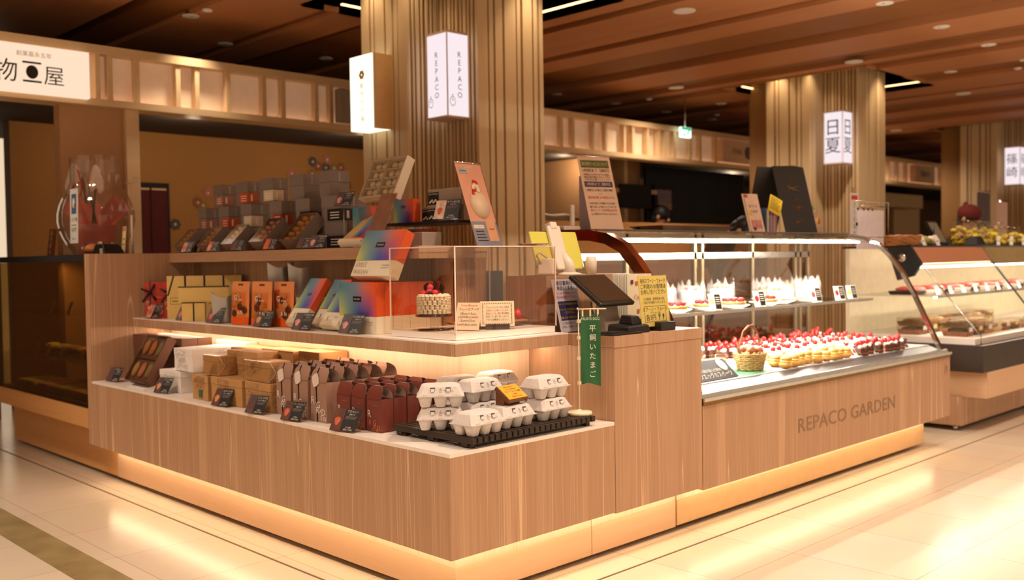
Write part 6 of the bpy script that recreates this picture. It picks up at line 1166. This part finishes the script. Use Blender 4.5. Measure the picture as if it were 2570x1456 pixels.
t = thing('deli_till', 'dark tilted till screen on the deli case top', 'monitor', (5.35,.62,DZ)); MB(frame((0,0,.01),X,(-.3,.45,.84))).box(-.10,.08,0,.2,-.02,0,BLACK).box(-.085,.065,.02,.185,.0003,.001,mat('till_grey',(120,110,90),.4)).build('screen', t); MB().box(-.07,.07,.0,.12,0,.015,BLACK).box(-.02,.02,.06,.1,.0151,.09,BLACK).build('stand', t); MB().tube([(-.1,.05,.02),(-.14,.02,.10),(-.08,.05,.16)], .006, BLACK, 6).build('cable', t)
one('black_dispenser', 'black low tape dispenser on the deli case top', 'dispenser', MB().hexa([(-.09,-.05,0),(.09,-.05,0),(.09,.05,0),(-.09,.05,0),(-.05,-.03,.07),(.05,-.03,.07),(.05,.03,.07),(-.05,.03,.07)], BLACK), (5.62,.5,DZ), bevel=.006)
YCAN = mat('yellow_candy',(236,206,30),.5,vary=.2,scale=30)
for i in range(14):
    x, y = 5.82+.14*(i % 7), .55+.16*(i//7); t = thing('candy_bag', 'clear bag of yellow sweets on the deli case, %s row, %s from the left' % (['front','back'][i//7], ORD[i % 7]), 'candy bag', (x,y,DZ), 'bags of yellow sweets', rnd.uniform(-.5,.5)); b = MB(); h_ = .07+.05*(i//7)
    for k in range(5): b.ball((rnd.uniform(-.04,.04),rnd.uniform(-.03,.03),.02+h_*rnd.random()),(.03,.025,.022),YCAN,9,6,.3)
    b.build('sweets', t); MB().lathe([(.06,0),(.065,h_*.6),(.03,h_+.04),(.05,h_+.08)], FILM, 12).build('bag', t)
for i in range(3): one('yellow_bag_tag', 'white price tag before the yellow sweets, ' + ['left','middle','right'][i], 'price tag', MB().box(-.035,.035,0,.002,0,.075,PAPER).box(-.02,.02,-.001,0,.03,.036,INKD), (6.02+.28*i,.475,DZ), 'tags before the yellow sweets')
for i, (x, z0, z1, m) in enumerate(((8.55,1.30,1.76,NIGHTF),(9.05,1.25,1.68,mat('pink_sheet',(226,192,176),.6)))):
    t = thing('hanging_poster', ['dark food poster','plain pinkish sheet'][i]+' on a stand before the far pillar', 'poster', (x,1.5,0)); MB().box(-.17,.17,-.003,.003,z0,z1,m).build('sheet', t); MB().tube([(-.18,0,z1+.02),(.18,0,z1+.02)], .006, STEEL, 6).tube([(0,.012,0),(0,.012,z1+.02)], .01, STEEL, 6).lathe([(.12,0),(.12,.01)], STEEL, 16, (0,.012,0)).build('stand', t)
one('rear_stall', 'plain wood stall behind the far posters at the right', 'stall', MB().box(8.9,11.5,2.3,3.0,0,1.1,OAKH), bevel=.01)

# ---------------------------------------------------------------- behind the showcase
t = one('rear_counter', 'long brown wood counter of the shop behind the showcase', 'counter', MB().box(4.3,9.4,3.9,4.1,0,1.5,HON), bevel=.004)
one('folded_cloth', 'heap of white cloth on the brown rear counter beside the nearest pillar', 'cloth', MB().grid(lambda u, v: (4.5+.62*u, 3.92+.16*v, 1.502+.085*(1-u)**.6*math.sin(PI*min(1,v+.25))*(1-.3*math.sin(u*7))+.006), 16, 8, CRM))
one('wall_screen', 'black wall screen in the shop behind the showcase', 'screen', MB().box(6.78,7.36,4.86,4.89,1.72,2.0,MBLACK), bevel=.004)
t = thing('picture_poster', 'small framed mountain picture on the wall right of the black wall screen', 'picture', (7.62,4.89,1.70)); MB().box(-.16,.2,0,.02,0,.32,MBLACK).build('frame', t); MB().box(-.10,.17,-.003,-.0005,.02,.26,mat('violet_picture',(136,120,140),.6,vary=.3,scale=8)).box(-.10,.17,-.0045,-.0031,.02,.1,mat('snow_picture',(186,140,112),.6,vary=.3,scale=20)).build('picture', t)
one('menu_board', 'tall dark menu board on the wall behind the ice pack notice', 'frame', MB().box(0,.3,0,.03,0,.62,MBLACK).box(.03,.27,-.004,-.001,.03,.59,DKB), (6.62,5.6,1.72))
for i in range(6): one('shelf_parcel', 'small tan parcel on the shop shelf behind the notice, %s from the left' % ORD[i], 'parcel', MB().box(0,.1,0,.1,0,.11+.02*(i % 3),[BROWNC,CRC,KRAFT][i % 3]), (6.75+.13*i,4.14,1.5), 'parcels behind the notice') if False else None
SKIN = mat('skin',(214,160,124),.55,vary=.03); HAIR = mat('black_hair',(16,13,12),.55,vary=.3,scale=120)
def skinfig(name, joints, edges, m, parent, root=0):
    me = bpy.data.meshes.new(name); me.from_pydata([j[0] for j in joints], edges, []); me.materials.append(m); o = bpy.data.objects.new(name, me); COL.objects.link(o); o.parent = parent
    md = o.modifiers.new('skin', 'SKIN'); md.use_smooth_shade = True
    for v, j in zip(me.skin_vertices[0].data, joints): v.radius = (j[1], j[2] if len(j) > 2 else j[1])
    me.skin_vertices[0].data[root].use_root = True; s = o.modifiers.new('smooth', 'SUBSURF'); s.levels = 2; s.render_levels = 2; return o
def person(label, loc, rz, H=1.62, bend=.2, shirt=None, cap=None, hairlen=.02):
    t = thing('person', label, 'person', loc, None, rz); k = H/1.62; c, s = math.cos(bend), math.sin(bend)
    def b_(x, y, z): z -= .86; return ((x*k), (y*c - z*s)*k, (.86 + y*s + z*c)*k)   # bend forward (towards -y) at the hips
    nb = bend*1.2; hx = lambda x, y, z: b_(x, y*math.cos(nb)-(z-1.38)*math.sin(nb), 1.38+(z-1.38)*math.cos(nb)+y*math.sin(nb)) if False else b_(x, y-(z-1.38)*math.sin(nb), 1.38+(z-1.38)*math.cos(nb))
    J = [((0,0,.86*k),.12,.10),(b_(0,0,1.05),.115,.085),(b_(0,0,1.25),.13,.095),(b_(0,0,1.36),.075,.065),(hx(0,-.005,1.43),.048),(hx(0,-.03,1.50),.075,.09),(hx(0,-.03,1.56),.075,.095),
     (b_(-.16,0,1.31),.052),(b_(-.2,-.02,1.07),.038),(b_(-.17,-.18,.95),.028),(b_(.16,0,1.31),.052),(b_(.2,-.02,1.07),.038),(b_(.17,-.18,.95),.028),((-.09*k,0,.80*k),.085),((-.09*k,-.01,.46*k),.06),((-.09*k,.01,.08*k),.04),((-.09*k,-.10*k,.035*k),.03),((.09*k,0,.80*k),.085),((.09*k,-.01,.46*k),.06),((.09*k,.01,.08*k),.04),((.09*k,-.10*k,.035*k),.03)]
    J = [(j[0],)+tuple(r*k for r in j[1:]) for j in J]; E = [(0,1),(1,2),(2,3),(3,4),(4,5),(5,6),(2,7),(7,8),(8,9),(2,10),(10,11),(11,12),(0,13),(13,14),(14,15),(15,16),(0,17),(17,18),(18,19),(19,20)]
    skinfig('body', J, E, SKIN, t)
    cl = [(p,)+tuple(x*1.16+.006 for x in r) for p, *r in J]; ids = [0,1,2,3,7,8,10,11,13,14,15,17,18,19]; mp = {a: i for i, a in enumerate(ids)}; skinfig('uniform', [cl[i] for i in ids], [(mp[a],mp[b2]) for a, b2 in E if a in mp and b2 in mp], shirt or mat('black_uniform',(30,26,26),.8), t)
    hc = Vector(hx(0,-.03,1.53)); hu = (Vector(hx(0,-.03,1.6))-hc).normalized(); M = frame(hc, X, hu); Mi = M @ Matrix.Rotation(0,4,'X')
    f = MB(M)   # local: x right, y up the head, z = forward away from -y
    fw = -1 if (M.to_3x3() @ Vector((0,0,1))).y > 0 else 1
    hb = MB(M); hb.ball((0,.028*k,-fw*.012*k),(.089*k,.098*k,.105*k),HAIR,18,12,.03).ball((0,-.03*k,-fw*.05*k),(.082*k,.085*k,.06*k),HAIR,14,9,.05)
    if hairlen > .05: hb.ball((0,-.02*k,-fw*.12*k),(.035*k,.04*k,.04*k),HAIR,10,7)
    hb.build('hair', t); f = MB(M)
    for sx in (-1,1): f.ball((sx*.032*k,.005*k,fw*.085*k),(.011*k,.006*k,.006*k),INKD,8,5)
    f.build('eyes', t); MB(M).ball((0,-.02*k,fw*.095*k),(.012*k,.02*k,.016*k),SKIN,8,6).build('nose', t); MB(M).ball((0,-.055*k,fw*.082*k),(.022*k,.006*k,.008*k),MATS['photo_rose'],8,5).build('mouth', t)
    for sx in (-1,1): MB(M).ball((sx*.083*k,-.01*k,0),(.012*k,.028*k,.018*k),SKIN,8,6).build('ear', t)
    for sx, i in ((-1,9),(1,12)):
        p = Vector(J[i][0])
        h = MB().ball(tuple(p+Vector((0,-.05*k,-.01*k))),(.035*k,.05*k,.018*k),SKIN,10,7)
        for q in range(4): h.tube([tuple(p+Vector(((q-1.5)*.016*k,-.09*k,-.012*k))),tuple(p+Vector(((q-1.5)*.018*k,-(.13+.008*(q % 2))*k,-.02*k))),tuple(p+Vector(((q-1.5)*.018*k,-(.155+.008*(q % 2))*k,-.04*k)))], [.009*k,.008*k,.006*k], SKIN, 6)
        h.tube([tuple(p+Vector((-sx*.03*k,-.03*k,-.01*k))),tuple(p+Vector((-sx*.05*k,-.07*k,-.015*k))),tuple(p+Vector((-sx*.05*k,-.10*k,-.025*k)))], [.011*k,.01*k,.007*k], SKIN, 6); h.build('hand', t)
    if cap: MB(M).ball((0,.05*k,-fw*.01*k),(.098*k,.088*k,.112*k),cap,18,10).ball((.04*k,.10*k,-fw*.09*k),(.03*k,.05*k,.03*k),cap,10,7).build('head_scarf', t)
    return t
person('person with black hair looking down behind the brown rear counter', (7.02,4.64,0), .35, 1.72, .12, hairlen=.1)
person('person in black bending low behind the showcase, only dark hair showing', (5.30,2.75,0), .2, 1.62, .5)
person('person in a maroon head scarf behind the deli case', (7.42,1.32,0), -.2, 1.56, .1, cap=mat('maroon_scarf',(110,30,24),.8))
